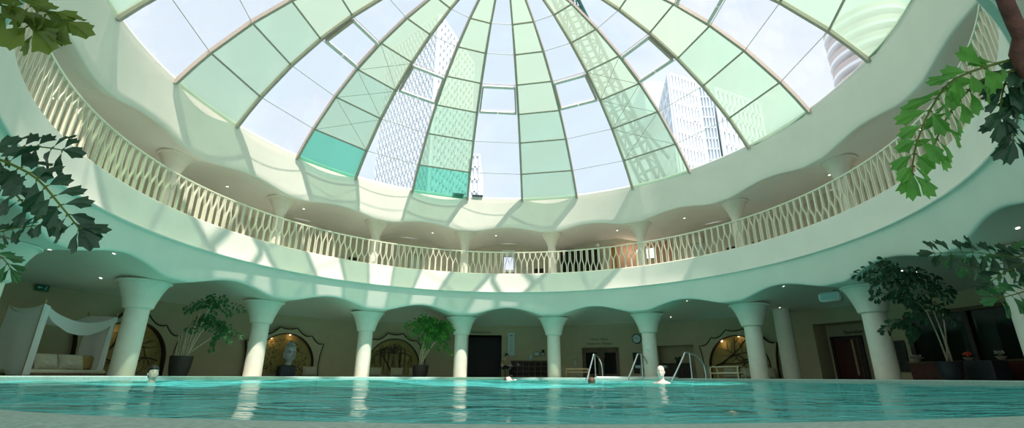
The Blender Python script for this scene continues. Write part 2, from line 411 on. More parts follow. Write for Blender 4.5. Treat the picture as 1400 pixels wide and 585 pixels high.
for i in range(8):
    k = i - 3.5
    column('gallery_column', 'small gallery column with flared capital behind the railing, ' + where_up[i], -.41 + ST * k, 10.6, 4.29, 6.52, .19, .5, .6, .215, 'gallery columns')
tag_col = lambda az: None
# freestanding round pillar behind the sauna-side column
a_, z_ = on(1083, 512, 12.3)
t = wthing('pillar', 'plain round pillar without capital standing left of the sauna recess', 'pillar', a_, 12.3, 0)
MB().lathe([(.29, 0), (.29, 2.62)], 32).build('shaft', 'column', t, 40)

# ------------------------------------------------------------------ RAILING
RR = 9.16
t = thing('railing', 'cream gallery railing of wavy forked bars around the upper balcony', 'railing', (CX, CY, 4.30))
def Q(az, r, z): a = R_(az); return Vector((r * math.sin(a), r * math.cos(a), z))
azr = [-135 + i * .9 for i in range(301)]
MB().grid([[Q(a, r, z) for r, z in ((RR - .035, .955), (RR - .035, .995), (RR + .045, .995), (RR + .045, .955), (RR - .035, .955))] for a in azr]).build('handrail', 'railing', t, 30)
MB().grid([[Q(a, r, z) for r, z in ((RR - .02, .0), (RR - .02, .02), (RR + .03, .02), (RR + .03, .0), (RR - .02, .0))] for a in azr]).build('bottom_rail', 'railing', t, 30)
BSTEP = .79
nb = int(270 / BSTEP)
def sstep(x): x = max(0, min(1, x)); return x * x * (3 - 2 * x)
def bar(i):
    c = -135 + (i + .5) * BSTEP; sgn = 1 if i % 2 == 0 else -1
    ja = -135 + (i // 2) * 2 * BSTEP + BSTEP          # pair centre at the bottom
    off_b = (ja - c) * .84; off_t = -off_b
    hm = .52 + .2 * math.sin(c * .21) + .08 * math.sin(c * .67 + 1); hw = .13; amp = .55 + .45 * math.sin(c * .13 + .6)**2
    vs = []; K = 9
    for k in range(K):
        z = .015 + .95 * k / (K - 1); f = sstep((z - hm + hw) / (2 * hw)); off = (off_b + (off_t - off_b) * f) * amp
        a = c + off; w = .0145 / RR * 57.3
        vs += [Q(a - w, RR - .028, z), Q(a + w, RR - .028, z), Q(a + w, RR + .03, z), Q(a - w, RR + .03, z)]
    fs = []
    for k in range(K - 1):
        for j in range(4): fs.append((k * 4 + j, k * 4 + (j + 1) % 4, k * 4 + 4 + (j + 1) % 4, k * 4 + 4 + j))
    return vs, fs, c
rest = MB(); near = []
bars = [bar(i) for i in range(nb)]
order = sorted(range(nb), key=lambda i: -abs(bars[i][2]) if abs(bars[i][2]) < 112 else abs(bars[i][2]))
single = set(order[:100])
for i, (vs, fs, c) in enumerate(bars):
    if i in single: MB().add(vs, fs).build('baluster', 'railing', t)
    else: rest.add(vs, fs)
o = rest.build('balusters', 'railing', t); o['kind'] = 'stuff'

# ------------------------------------------------------------------ DOME
APEX = 13.0; RB = 9.45; ZB = 7.82
hh = APEX - ZB; RS = (RB * RB + hh * hh) / (2 * hh); ZS = APEX - RS
rowr = [RB, 8.68, 7.66, 6.62, 5.48, 4.25, 3.0, 1.75]
DX, DY = -.10, .12
def azk(k):
    if -7 <= k <= 6: return 3.44 + 15.6 * k
    if k > 6: return 3.44 + 93.6 + (k - 6) * (360 - 202.8) / 9
    return 3.44 - 109.2 - (-7 - k) * (360 - 202.8) / 9
def D(az, r, off=0):
    z = ZS + math.sqrt(RS * RS - r * r); a = R_(az); s = 1 - r / RB
    p = Vector((r * math.sin(a), r * math.cos(a), z - ZS)); p = p * ((RS + off) / RS)
    return Vector((p.x + DX * s * 1.5, p.y + DY * s * 1.5, p.z + ZS - ZB))
dome = thing('glass_dome', 'large glass dome of alternating green and clear pane columns over the pool', 'dome', (CX, CY, ZB))
def nrm(az, r): a = R_(az); z = math.sqrt(RS * RS - r * r); return Vector((r * math.sin(a), r * math.cos(a), z)).normalized()
KS = list(range(-11, 11)); 
for k in KS:
    az = azk(k); rs = [RB + .02, 9.1] + rowr[1:] ; rows = []; tv = Vector((math.cos(R_(az)), -math.sin(R_(az)), 0))
    for r in rs:
        w = .045 * (1 if r > 3 else .7)
        a_, b_ = D(az, min(r, RB), -.11), D(az, min(r, RB), .02)
        rows.append([a_ - tv * w, a_ + tv * w, b_ + tv * w, b_ - tv * w, a_ - tv * w])
    MB().grid(rows).build('rib', 'dome_metal', dome, 30)
def AB(c):           # pane column c lies between rib c and c+1
    k2 = c + 1; a0, a1 = azk(c), azk(k2) if k2 <= 10 else azk(-11) + 360
    return a0, a1
for i, r in enumerate(rowr):
    if i == 0: continue
    mb = MB()
    for c in KS:
        a0, a1 = AB(c); odd = c % 2 == 1
        mb.beam(D(a0, r, -.05), D(a1, r, -.05), .024 if odd else .06, .012 if odd else .03, up=nrm((a0 + a1) / 2, r), mi=1 if odd else 0)
    mb.build('glazing_ring', ['dome_metal', 'dome_light'], dome)
for c in KS:
    a0, a1 = AB(c); mb = MB(); clear = c % 2 == 1
    for i in range(len(rowr) - 1):
        r0, r1 = rowr[i], rowr[i + 1]
        mi = 0 if clear else (0 if (i == 0 and c in (-2, -4)) else (1 if i < 3 else 2))
        mb.add([D(a0, r0), D(a1, r0), D(a1, r1), D(a0, r1)], [(0, 1, 2, 3)], mi)
    mb.build('clear_panes' if clear else 'green_panes', ['clear'] if clear else ['green0', 'green1', 'green2'], dome)
cap = MB(); cap.add([D(azk(k), 1.75) for k in KS] + [D(0, .01)], [(i, (i + 1) % len(KS), len(KS)) for i in range(len(KS))]); cap.build('crown_pane', 'clear', dome)
for c in (-7, -5, -3, -1, 1, 3, 5):
    a0, a1 = AB(c); r0, r1 = rowr[3], rowr[4]; mb = MB(); n = nrm((a0 + a1) / 2, (r0 + r1) / 2); ins = 1.0
    cs = [D(a0 + .9, r0 - .08, -.14), D(a1 - .9, r0 - .08, -.14), D(a1 - .9, r1 + .07, -.14), D(a0 + .9, r1 + .07, -.14)]
    for i in range(4): mb.beam(cs[i], cs[(i + 1) % 4], .06 if i % 2 else .10, .13, up=n, mi=1 if i % 2 else 0)
    vf = mb.build('vent_frame', ['dome_light', 'dome_metal'], dome)
    mid = (cs[0] + cs[1]) / 2 - n * .07
    MB().ell(mid, (.05, .05, .04), 10, 6).build('vent_latch', 'steel', vf)
for c in (2, -4):
    a0, a1 = AB(c); mb = MB()
    for i in range(1, 4):
        A, B_, C_, D_ = D(a0, rowr[i], -.12), D(a1, rowr[i], -.12), D(a1, rowr[i + 1], -.12), D(a0, rowr[i + 1], -.12)
        mb.tube([A, C_], .008, 5); mb.tube([B_, D_], .008, 5)
    mb.build('brace_wire', 'wire', dome)
# two small dark boxes at the foot of the dome
for x in (627, 653):
    a, z = on(x, 269.5, 9.3)
    t = wthing('vent_motor', 'small dark motor box at the foot of the dome, ' + ('left' if x < 640 else 'right') + ' of the middle rib', 'motor box', a, 9.37, 7.985, 'motor boxes at the foot of the dome')
    MB().box((0, 0, .03), (.5, .12, .06), bev=.01).build('housing', 'black', t)
    MB().box((0, -.02, .066), (.12, .06, .02), bev=.005).build('bracket', 'wire', t)
# ------------------------------------------------------------------ BUILDINGS OUTSIDE
def gp(px, y):                      # ground-plan point seen at column px at distance y
    d = ray(px, 250); return Vector((d.x / d.y * y, y, 0))
def facade(mb, p0, p1, z0, z1, nx, nz, fr, dep, mi_f=0, mi_g=1, slab=None):
    p0, p1 = Vector(p0), Vector(p1); d = p1 - p0; ln = d.length; d.normalize(); n = Vector((d.y, -d.x, 0)); slab = slab or fr
    up = Vector((0, 0, 1))
    mb.add([p0 + up * z0, p1 + up * z0, p1 + up * z1, p0 + up * z1], [(0, 1, 2, 3)], mi_g)
    for i in range(nx + 1):
        c = p0 + d * (ln * i / nx) + n * dep / 2; mb.beam(c + up * z0, c + up * z1, fr, dep, up=n, mi=mi_f)
    for j in range(nz + 1):
        z = z0 + (z1 - z0) * j / nz; mb.beam(p0 + up * z + n * dep / 2, p1 + up * z + n * dep / 2, dep, slab, up=up, mi=mi_f)
def tower(name, label, corners, H, cells, fr, mats, roof='white_tower', dep=.35, slab=None, ystart=0):
    c0 = corners[0]; t = thing(name, label, 'building', (c0.x, c0.y, 0)); off = Vector((c0.x, c0.y, 0))
    cs = [c - off for c in corners]
    n = len(cs)
    body = MB(); body.add([c + Vector((0, 0, -.2)) for c in cs] + [c + Vector((0, 0, H)) for c in cs], [tuple(range(n, 2 * n))] + [(i, (i + 1) % n, (i + 1) % n + n, i + n) for i in range(n)])
    body.build('roof_and_core', roof, t)
    for i, (nx, nz) in enumerate(cells):
        if nx:
            mb = MB(); d = (cs[(i + 1) % n] - cs[i]).normalized(); nn = Vector((d.y, -d.x, 0)) * .06
            facade(mb, cs[i] + nn, cs[(i + 1) % n] + nn, ystart, H, nx, nz, fr, dep, slab=slab); mb.build('facade', mats, t)
    return t
# white slab-and-fin tower seen through the clear column left of centre
pL, pC, pR = gp(513, 92), gp(586, 80), gp(640, 96)
tower('white_tower', 'tall white tower with a tight grid of fins, behind the dome left of centre', [pL, pC, pR, pR + (pL - pC)], 70.5, [(16, 34), (12, 34), (0, 0), (0, 0)], .55, ['white_tower', 'tower_glass'], slab=.9)
# right hand tower
def hof(px, py, y): d = ray(px, py); return d.z / d.y * y + HC
a, b_, c_ = gp(893, 118), gp(932, 84), gp(968, 87)
H1 = hof(925, 102, 84)
tw = tower('office_tower', 'pale office tower with gridded white front, behind the dome on the right', [a, b_, c_, c_ + (a - b_)], H1, [(10, 18), (8, 18), (0, 0), (0, 0)], .55, ['white_tower', 'tower_blue'])
cc = (b_ + c_ + a + a) / 4 - a; mb = MB(); mb.box((cc.x * .8 + .5, cc.y * .8, H1 + 4.5), (11, 11, 9)); mb.build('roof_plant_room', 'tower_blue', tw)
a, b_, c_ = gp(972, 88.5), gp(990, 88.5), gp(1056, 94)
tower('glass_annex', 'blue-grey glass strip block standing between two white gridded blocks', [a, b_, b_ + Vector((5, 18, 0)), a + Vector((5, 18, 0))], hof(962, 120, 88.5), [(4, 24), (0, 0), (0, 0), (0, 0)], .18, ['white_tower', 'tower_blue'], roof='tower_blue')
q = b_ + Vector((.6, -.5, 0))
tower('white_block', 'white gridded block at the right end of the office towers', [q, c_, c_ + Vector((8, 18, 0)), q + Vector((7, 18, 0))], hof(974, 122, 88), [(10, 18), (0, 0), (0, 0), (0, 0)], .8, ['white_tower', 'tower_glass'])
# slim slab just left of the central rib
a, b_ = gp(643, 95), gp(655, 95)
tower('slim_block', 'slim white block edge showing just beside the central dome rib', [a, b_, b_ + Vector((0, 14, 0)), a + Vector((0, 14, 0))], 46, [(2, 16), (0, 0), (0, 0), (0, 0)], .35, ['white_tower', 'tower_glass'])
# round balcony tower at the right
c = gp(1243, 90); c.z = 0; HT = hof(1160, 38, 90)
t = thing('balcony_tower', 'round tower with stacked terracotta balconies, at the far right through the dome', 'building', c)
MB().lathe([(5.4, 0), (5.4, HT)], 40).build('wall', 'tower_glass', t, 30)
for k in range(int(HT / 3.6)):
    z = HT - 1.5 - k * 3.6; s = MB().lathe([(5.3, z), (8.2, z), (8.2, z + .7), (5.3, z + .7)], 40).build('balcony_slab', 'white_tower', t, 30)
    MB().lathe([(7.9, z + .7), (8.05, z + .7), (8.05, z + 2.1), (7.9, z + 2.1)], 40).build('balcony_parapet', 'brown_balcony', s, 30)
# lattice crane boom
p0 = pt(903, 268, 62); p1 = pt(744, -60, 66); base = Vector((p0.x + 3, p0.y, 0))
t = thing('tower_crane', 'leaning lattice crane boom seen through green panes right of centre', 'crane', base)
ax = (p1 - p0).normalized(); sx = ax.cross(Vector((0, 1, 0))).normalized(); sy = sx.cross(ax); hw = 1.15
chords = [(sx * hw * i + sy * hw * j) for i, j in ((-1, -1), (1, -1), (1, 1), (-1, 1))]
Lb = (p1 - p0).length
for ch in chords: MB().tube([p0 - base + ch, p1 - base + ch], .24, 6).build('chord', 'crane', t)
mb = MB(); nseg = 20
for i in range(nseg):
    q0, q1 = p0 - base + ax * (Lb * i / nseg), p0 - base + ax * (Lb * (i + 1) / nseg)
    for j in range(4):
        c0, c1 = chords[j], chords[(j + 1) % 4]; mb.tube([q0 + c0, q0 + c1], .13, 5)
        if j in (1, 3): mb.tube([q0 + (c0 if i % 2 else c1), q1 + (c1 if i % 2 else c0)], .10, 5)
mb.build('lattice', 'crane', t)
MB().tube([p0 - base + ax * 4 - sx * 3.4, p0 - base + ax * 12 - sx * 1.1], .22, 6).build('stay', 'crane', t)
mb = MB(); mb.beam((0, 0, 0), p0 - base, 2.4, 2.4, up=Vector((0, 1, 0))); mb.build('mast', 'crane', t)

# ------------------------------------------------------------------ WALL NICHES
def niche(label, az, R=13.36, lamps=True, s=1.0, style='branch', front=True):
    t = wthing('wall_niche', label, 'wall niche', az, R, 0, 'wall niches with scalloped frames')
    cusps = [(1.6, 1.38), (1.03, 1.68), (.36, 1.97)]
    out = [(1.50, 0), (1.47, .45), (1.50, .9), (1.6, 1.38)]
    def scal(a, b, dip, n=5):
        r = []
        for k in range(1, n + 1):
            q = k / n; r.append((a[0] + (b[0] - a[0]) * q, a[1] + (b[1] - a[1]) * (q**1.8) - dip * math.sin(PI * q) * .5))
        return r
    out += scal(cusps[0], cusps[1], .16) + scal(cusps[1], cusps[2], .16) + scal(cusps[2], (0, 1.90), .06, 3)
    left = [(-x, z) for x, z in reversed(out[:-1])]
    full = out + left                        # right bottom -> top -> left bottom
    n = len(full); inner = []
    for i in range(n):
        th = PI * i / (n - 1); x = 1.24 * math.cos(th); z = .42 + 1.30 * math.sin(th)
        if i == 0 or i == n - 1: z = 0
        elif abs(math.cos(th)) > .985: z = max(.1, z - .1)
        inner.append((x, z))
    y0, y1 = -.14, .08
    mb = MB()
    vo0 = [(x, y0, z) for x, z in full]; vi0 = [(x, y0, z) for x, z in inner]; vo1 = [(x, y1, z) for x, z in full]; vi1 = [(x, y1, z) for x, z in inner]
    st = lambda a, b_, mi: mb.add(a + b_, [(i, i + 1, n + i + 1, n + i) for i in range(n - 1)], mi)
    st(vo0, vi0, 0); st(vo1, vi1, 0); st(vi0, vi1, 1); st(vo0, vo1, 1)
    mb.build('scalloped_board', ['wall', 'dark_wood'], t)
    lip = MB()
    lip.tube([(x * 1.0, y0 - .012, z) for x, z in inner], .025, 6); lip.build('arch_edge', 'dark_wood', t, 60)
    lip = MB(); lip.tube([(x, y0 + .02, z) for x, z in full], .032, 6); lip.build('board_edge', 'dark_wood', t, 60)
    back = MB(); back.add([(x, .06, z) for x, z in inner] + [(0, .06, .2)], [(i, i + 1, n) for i in range(n - 1)]); back.build('mural', 'gold', t)
    br = MB(); rnd = random.Random(int(az * 10))
    def grow(p, ang, ln, r, dep):
        pts = [p]; 
        for k in range(5):
            ang += rnd.uniform(-.35, .35); q = (pts[-1][0] + math.cos(ang) * ln / 5, .045, pts[-1][2] + math.sin(ang) * ln / 5)
            if (q[0] / 1.15)**2 + ((q[2] - .42) / 1.22)**2 > 1 and q[2] > .42 or abs(q[0]) > 1.15 or q[2] < .02: break
            pts.append(q)
        if len(pts) > 1: br.tube(pts, [r * (1 - .5 * k / len(pts)) for k in range(len(pts))], 5)
        if dep and len(pts) > 2:
            for k in range(2, len(pts)): grow(pts[k], ang + rnd.choice((-1, 1)) * rnd.uniform(.5, 1.0), ln * .6, r * .6, dep - 1)
    if style == 'branch':
        grow((-1.05, .045, .5), .25, 1.7, .04, 3); grow((-1.0, .045, .55), .05, 1.9, .03, 3); grow((1.1, .045, .5), 2.9, 1.2, .03, 2)
    elif style == 'willow':
        grow((0, .045, .05), 1.57, 1.2, .035, 1)
        for k in range(46):
            x0 = rnd.uniform(-.15, .15); x1 = rnd.uniform(-.95, .95); zt = 1.35 - .35 * x1 * x1 + rnd.uniform(-.1, .15); zb = rnd.uniform(.15, .6)
            br.tube([(x0, .045, 1.05), ((x0 + x1) / 2, .045, zt + .05), (x1, .045, zt - .1), (x1 + rnd.uniform(-.06, .06), .045, (zt + zb) / 2), (x1 + rnd.uniform(-.08, .08), .045, zb)], .010, 4)
    else:
        for k in range(230):
            x, z = rnd.uniform(-1.0, 1.0), rnd.uniform(.2, 1.5)
            if (x / 1.0)**2 + ((z - .5) / 1.1)**2 > 1 or (x / .3)**2 + ((z - .85) / .55)**2 < 1: continue
            br.ell((x, .05, z), (.028, .01, .02), 6, 4)
    br.build('relief', 'branch', t)
    if lamps:
        for x, z in ((-.62, 1.48), (.12, 1.66)):
            MB().lathe([(.03, 0), (.04, .05), (.045, .1)], 10, (x, -.04, z)).build('spot_lamp', 'warm_lamp', t)
            l = bpy.data.lights.new('niche_light', 'POINT'); l.energy = .9; l.color = (1, .62, .28); l.shadow_soft_size = .05
            lo = bpy.data.objects.new('niche_light', l); COL.objects.link(lo); lo.parent = t; lo.location = (x + .05, -.10, z - .10)
    return t
niche('scalloped wall niche with dark branch mural, half hidden by the column beside the canopy bed', on(163, 500, RW)[0], style='branch')
niche('scalloped wall niche with speckled gold mural behind the grey stone head', on(384, 500, RW)[0], style='dots')
niche('scalloped wall niche with hanging willow mural behind the small bushy tree', on(536, 500, RW)[0], style='willow', lamps=False)
niche('scalloped wall niche with branch mural and two warm spots, right of the handrails', on(1014, 500, RW)[0], style='branch')

def cushion(mb, c, d, mtx=None, mi=0):
    n = 10; vs = []; fs = []
    for sgn in (1, -1):
        base = len(vs)
        for i in range(n + 1):
            for j in range(n + 1):
                u, v = i / n * 2 - 1, j / n * 2 - 1; h = (max(0, (1 - u**4) * (1 - v**4)))**.5 * d[1] / 2
                pin = 1 - .06 * (1 - abs(u)) * abs(v)**6 - 0
                p = Vector((u * d[0] / 2 * (1 - .05 * (1 - v * v) * abs(u)**5), sgn * (h + .004 * math.sin(7 * u + 3 * v)), v * d[2] / 2 * (1 - .05 * (1 - u * u) * abs(v)**5)))
                vs.append((mtx @ p if mtx is not None else p) + Vector(c))
        for i in range(n):
            for j in range(n):
                a = base + i * (n + 1) + j; q = (a, a + 1, a + n + 2, a + n + 1); fs.append(q if sgn > 0 else q[::-1])
    mb.add(vs, fs, mi)
def seat_cushion(label, az, R, x, w=.62, h=.42, mtl='sand_cloth'):
    t = wthing('backrest_cushion', label, 'cushion', az, R, 0, 'sand coloured cushions in the wall niches'); mb = MB()
    t.location = P(az, R, 0) + Vector((math.cos(R_(az)), -math.sin(R_(az)), 0)) * x
    cushion(mb, (0, 0, h / 2), (w, .24, h), Matrix.Rotation(R_(-12), 4, 'X')); mb.build('pillow', mtl, t, 60)
    MB().tube([(-w / 2 + .03, -.012, .05), (-w / 2 + .01, -.05, h * .5), (-w / 2 + .03, .02, h - .03)], .008, 5).build('piping', 'cream_cloth', t, 60)
    return t
aB = on(384, 500, RW)[0]; aC = on(536, 500, RW)[0]; aD = on(1014, 500, RW)[0]; aA = on(163, 500, RW)[0]
for lab, a, x in (('sand cushion in the stone head niche, right of the pedestal', aB, 1.02), ('sand cushion in the willow niche, left end', aC, -.86), ('sand cushion in the willow niche, middle', aC, .14), ('sand cushion in the willow niche, right beside the tree pot', aC, 1.0),
                  ('sand cushion in the right branch niche, behind the tubular chair', aD, -.25), ('sand cushion in the right branch niche, right of the column', aD, 1.15), ('sand cushion in the right branch niche, left of the column', aD, .45)):
    seat_cushion(lab, a, 12.95, x)
# stone head on its pedestal
t = wthing('pedestal', 'dark slate block pedestal carrying the grey stone head', 'pedestal', aB, 12.75, 0)
MB().box((-.05, 0, .2), (.62, .42, .40), bev=.02).build('block', 'navy_pot', t); MB().box((-.05, 0, .415), (.5, .36, .03), bev=.01).build('top_slab', 'black', t)
t = wthing('buddha_head', 'silvery stone head sculpture with tall topknot in gold niche', 'sculpture', aB, 12.75, .43)
rows = []
K = 26; n = 28
for i in range(K):
    q = i / (K - 1); z = .80 * q
    r = (.10 if q < .1 else .10 + .075 * sstep((q - .1) / .2)) if q < .3 else (.175 + .02 * math.sin((q - .3) / .4 * PI) if q < .72 else (.175 * math.sqrt(max(0, 1 - ((q - .72) / .14)**2 * .62)) if q < .86 else max(.004, .085 * math.sqrt(max(0, 1 - ((q - .86) / .14)**2)))))
    row = []
    for k in range(n):
        a = 2 * PI * k / n; x, y = math.cos(a), math.sin(a); rr = r
        if y < -.5:                                   # face towards the pool
            f = (-y - .5) / .5
            if .42 < q < .56: rr += .075 * max(0, 1 - abs(x) / .26) * math.sin((q - .42) / .14 * PI)**.8
            if .53 < q < .60: rr -= .04 * max(0, 1 - abs(abs(x) - .4) / .25)
            if .33 < q < .40: rr += .03 * max(0, 1 - abs(x) / .4)
            if .22 < q < .33: rr += .025 * max(0, 1 - abs(x) / .5)
        if q > .62: rr += .007 * math.sin(k * PI) + .006 * (math.sin(12 * a) * math.sin(q * 70))
        row.append((x * rr * .92, y * rr * 1.05, z))
    rows.append(row)
mb = MB().grid(rows, closed=True); mb.add([(0, 0, 0)] + rows[0], [(0, 1 + (k + 1) % n, 1 + k) for k in range(n)])
mb.build('head', 'buddha', t, 60)
for s_ in (-1, 1): MB().ell((s_ * .175, .02, .36), (.025, .05, .13), 10, 8).build('ear', 'buddha', t, 60)
mb = MB(); rnd = random.Random(2)
for i in range(7):
    z = .50 + i * .052; r = .172 * math.sqrt(max(.02, 1 - ((z - .50) / .33)**2 * .85)); m_ = max(6, int(30 * r / .172))
    for k in range(m_):
        q = 2 * PI * (k + .5 * (i % 2)) / m_
        if math.sin(q) < -.55 and z < .60: continue
        mb.ell((r * .95 * math.cos(q), r * 1.06 * math.sin(q), z), (.021, .021, .021), 6, 5)
for i in range(4):
    z = .70 + i * .035; r = .075 * (1 - .22 * i)
    for k in range(9 - 2 * i): q = 2 * PI * k / (9 - 2 * i); mb.ell((r * math.cos(q), r * math.sin(q), z), (.02, .02, .02), 6, 5)
mb.build('hair_curls', 'buddha', t, 60)
mb = MB()
for s_ in (-1, 1):
    mb.tube([(s_ * (.025 + .022 * k), -.215 - .004 * k + .014 * k * k * .35, .475 + .012 * math.sin(k / 4 * PI)) for k in range(5)], .007, 5); mb.tube([(s_ * (.03 + .018 * k), -.196 + .010 * k * k * .35, .438 - .006 * math.sin(k / 4 * PI)) for k in range(5)], .008, 5)
mb.tube([(-.05 + .0125 * k, -.222 + .010 * abs(k - 4) * .5, .292 - .006 * math.sin(k / 8 * PI)) for k in range(9)], .008, 5)
mb.build('carved_features', 'pot', t, 60)
t.scale = (1.3, 1.2, 1.12)

# ------------------------------------------------------------------ CANOPY BED (left)
pA, pB, pC_, pD = Vector((-11.39, 11.72, 0)), Vector((-11.72, 14.38, 0)), Vector((-12.45, 11.9, 0)), Vector((-12.42, 14.22, 0))
t = thing('canopy_bed', 'white draped canopy daybed at the left edge of the pool', 'bed', (-11.95, 13.0, 0)); o0 = Vector((-11.95, 13.0, 0))
HB = 1.66
for p in (pA, pB, pC_, pD):
    q = p - o0; po = MB(); po.tube([q, q + Vector((0, 0, HB + .03))], .02, 8); pq = po.build('post', 'light_wood', t, 40)
    MB().lathe([(.03, HB + .03), (.04, HB + .06), (.02, HB + .10), (.001, HB + .15)], 10, q).build('finial', 'light_wood', pq, 40)
def sagc(a, b_, sag, n=14):
    return [a.lerp(b_, k / n) - Vector((0, 0, sag * 4 * (k / n) * (1 - k / n))) for k in range(n + 1)]
zt = Vector((0, 0, HB)); A_, B_, C__, D__ = [p - o0 + zt for p in (pA, pB, pC_, pD)]
front = sagc(A_, B_, .30); back = sagc(C__, D__, .34)
rows = []
for k in range(9):
    q = k / 8; rows.append([f.lerp(b_, q) - Vector((0, 0, .10 * 4 * q * (1 - q))) for f, b_ in zip(front, back)])
MB().grid(rows).build('canopy_cloth', 'white_cloth', t, 60)
val = [[f + Vector((.02 + .012 * math.sin(i * 1.9), 0, 0)) for i, f in enumerate(front)], [f + Vector((.035, 0, -.14 - .20 * math.sin(PI * i / 14)**.8)) + Vector((.02 * math.sin(i * 2.3), 0, 0)) for i, f in enumerate(front)]]
val = [val[0], [a.lerp(b_, .5) + Vector((.01, 0, 0)) for a, b_ in zip(*val)], val[1]]
MB().grid(val).build('valance', 'white_cloth', t, 60)
def drape(tl, tr, bl, br_, name, folds, amp):
    rows = []; n = 36; d = (tr - tl); nn = Vector((d.y, -d.x, 0)).normalized()
    for k in range(15):
        q = k / 14; row = []
        for i in range(n + 1):
            u = i / n; top = tl.lerp(tr, u) - Vector((0, 0, .22 * 4 * u * (1 - u) * (1 if d.length > .8 else 0))); bot = bl.lerp(br_, u)
            row.append(top.lerp(bot, q) + nn * amp * (.3 + .7 * q) * math.sin(folds * 2 * PI * u + 1.3 * math.sin(3 * u + 2 * q)) )
        rows.append(row)
    return MB().grid(rows).build(name, 'white_cloth', t, 60)
g = lambda p: p - o0 + Vector((0, 0, .02))
drape(C__, A_, g(pC_) , g(pA), 'side_curtain', 2, .035)
drape(A_ + Vector((.05, -.05, 0)), A_ + Vector((.04, .14, -.04)), g(pA) + Vector((.08, -.12, 0)), g(pA) + Vector((.05, .16, 0)), 'front_curtain', 1, .03)
drape(D__, B_, g(pD) + Vector((0, 0, .25)), g(pB) + Vector((0, 0, .05)), 'side_curtain', 2, .03)
drape(B_ + Vector((.02, -.14, -.05)), B_ + Vector((.02, .02, 0)), g(pB) + Vector((0, -.25, 0)), g(pB) + Vector((.02, .03, 0)), 'front_curtain', 2, .03)
mb = MB(); mb.box((.05, 0, .10), (.92, 2.35, .10), bev=.03); mb.build('mattress', 'cream_cloth', t, 40)
mb = MB(); mb.box((.05, 0, .03), (.95, 2.4, .06), bev=.01); mb.build('bed_base', 'mid_wood', t)
mb = MB(); mb.box((-.10, 1.02, .34), (.14, .72, .40), bev=.06); mb.build('bolster', 'tan_cloth', t, 40)
for k, (x, lab) in enumerate(((56, 'cream linen pillow on the canopy bed, nearer the left drape'), (91, 'cream linen pillow on the canopy bed, nearer the tan bolster'))):
    q = on(x, 514, 12.0)[0]
    p = thing('pillow', lab, 'pillow', P(q, 12.0, .15), -R_(q - 4 + 8 * k), 'cream pillows on the canopy bed'); mb = MB()
    cushion(mb, (0, 0, .20), (.62, .24, .42), Matrix.Rotation(R_(-22), 4, 'X')); mb.build('pillow_case', 'cream_cloth', p, 60)
    for z in (.12, .26): MB().tube([(-.22, -.10 + (z - .2) * .4, z + .03), (-.05, -.13 + (z - .2) * .4, z - .02), (.22, -.10 + (z - .2) * .4, z + .03)], .009, 5).build('crease_piping', 'sand_cloth', p, 60)

# ------------------------------------------------------------------ PLANTS
def leaflet(mb, base, d, nrm_, size, rnd, wide=28, mi=0):
    d = d.normalized(); s = d.cross(nrm_); s = s.normalized() if s.length > 1e-4 else d.orthogonal().normalized(); nn = s.cross(d).normalized()
    K = 6; mids = []; tips = []; sk = rnd.uniform(-.25, .25)
    for k in range(K + 1):
        u = k / K * 2 - 1; ang = R_(wide) * u
        dirv = d * math.cos(ang) + s * math.sin(ang); fold = nn * (abs(u) * .10 * size)
        mids.append(base + dirv * (size * .5) * (1 - .12 * abs(u)) + fold)
        l = size * (1 - .22 * abs(u)**2 + sk * u * .5) * (1 if k % 2 == 0 else .84)
        tips.append(base + dirv * l + fold * 1.6 - nn * (size * .10) + Vector((0, 0, -.06 * size)))
    n = K + 1; vs = [base] + mids + tips
    fs = [(0, 1 + k, 2 + k) for k in range(K)] + [(1 + k, 1 + n + k, 2 + n + k, 2 + k) for k in range(K)]
    mb.add(vs, fs, mi)
def bez(pts, n):
    out = []; m_ = len(pts) - 1
    for k in range(n + 1):
        q = k / n * m_; i = min(int(q), m_ - 1); f = q - i
        p0, p1, p2, p3 = pts[max(i - 1, 0)], pts[i], pts[i + 1], pts[min(i + 2, m_)]
        out.append(.5 * ((2 * p1) + (p2 - p0) * f + (2 * p0 - 5 * p1 + 4 * p2 - p3) * f * f + (3 * p1 - p0 - 3 * p2 + p3) * f**3))
    return out
def frond(pts, n, size, seed, mtl, parent, stem='leaf_olive', wide=28, r=.006, droop=.5, name='frond', start=.0, jitter=.35, view=Vector((0, -1, .3))):
    rnd = random.Random(seed); off = Vector(parent.matrix_basis.translation); pts = [Vector(p) - off for p in pts]
    c = bez(pts, n); mb = MB(); mb.tube(c, [r * (1 - .6 * k / n) for k in range(n + 1)], 5, mi=1)
    for k in range(1, n + 1):
        if k / n < start: continue
        d = (c[k] - c[k - 1]).normalized(); side = d.cross(view); side = side.normalized() if side.length > .05 else d.orthogonal().normalized()
        for sg in (-1, 1):
            dr = side * sg + d * rnd.uniform(.3, .8) + Vector((0, 0, -droop)) + Vector([rnd.uniform(-jitter, jitter) for _ in range(3)])
            nv = (view + Vector([rnd.uniform(-.9, .9) for _ in range(3)])).normalized()
            sz = size * rnd.uniform(.75, 1.15) * (1 - .25 * abs(k / n - .55))
            st = c[k] + dr.normalized() * size * .12
            mb.tube([c[k], st], r * .4, 4, mi=1)
            leaflet(mb, st, dr, nv, sz, rnd, wide)
    leaflet(mb, c[-1], c[-1] - c[-2], view, size, rnd, wide)
    return mb.build(name, [mtl, stem], parent)
def pot(parent, r, h, mtl='pot'):
    pr = [(r * .72, 0), (r * .8, .02), (r * .95, h * .5), (r, h * .9), (r * 1.03, h * .94), (r * 1.03, h), (r * .93, h), (r * .9, h * .9), (.001, h * .88)]
    MB().lathe(pr, 28).build('pot', mtl, parent, 40)
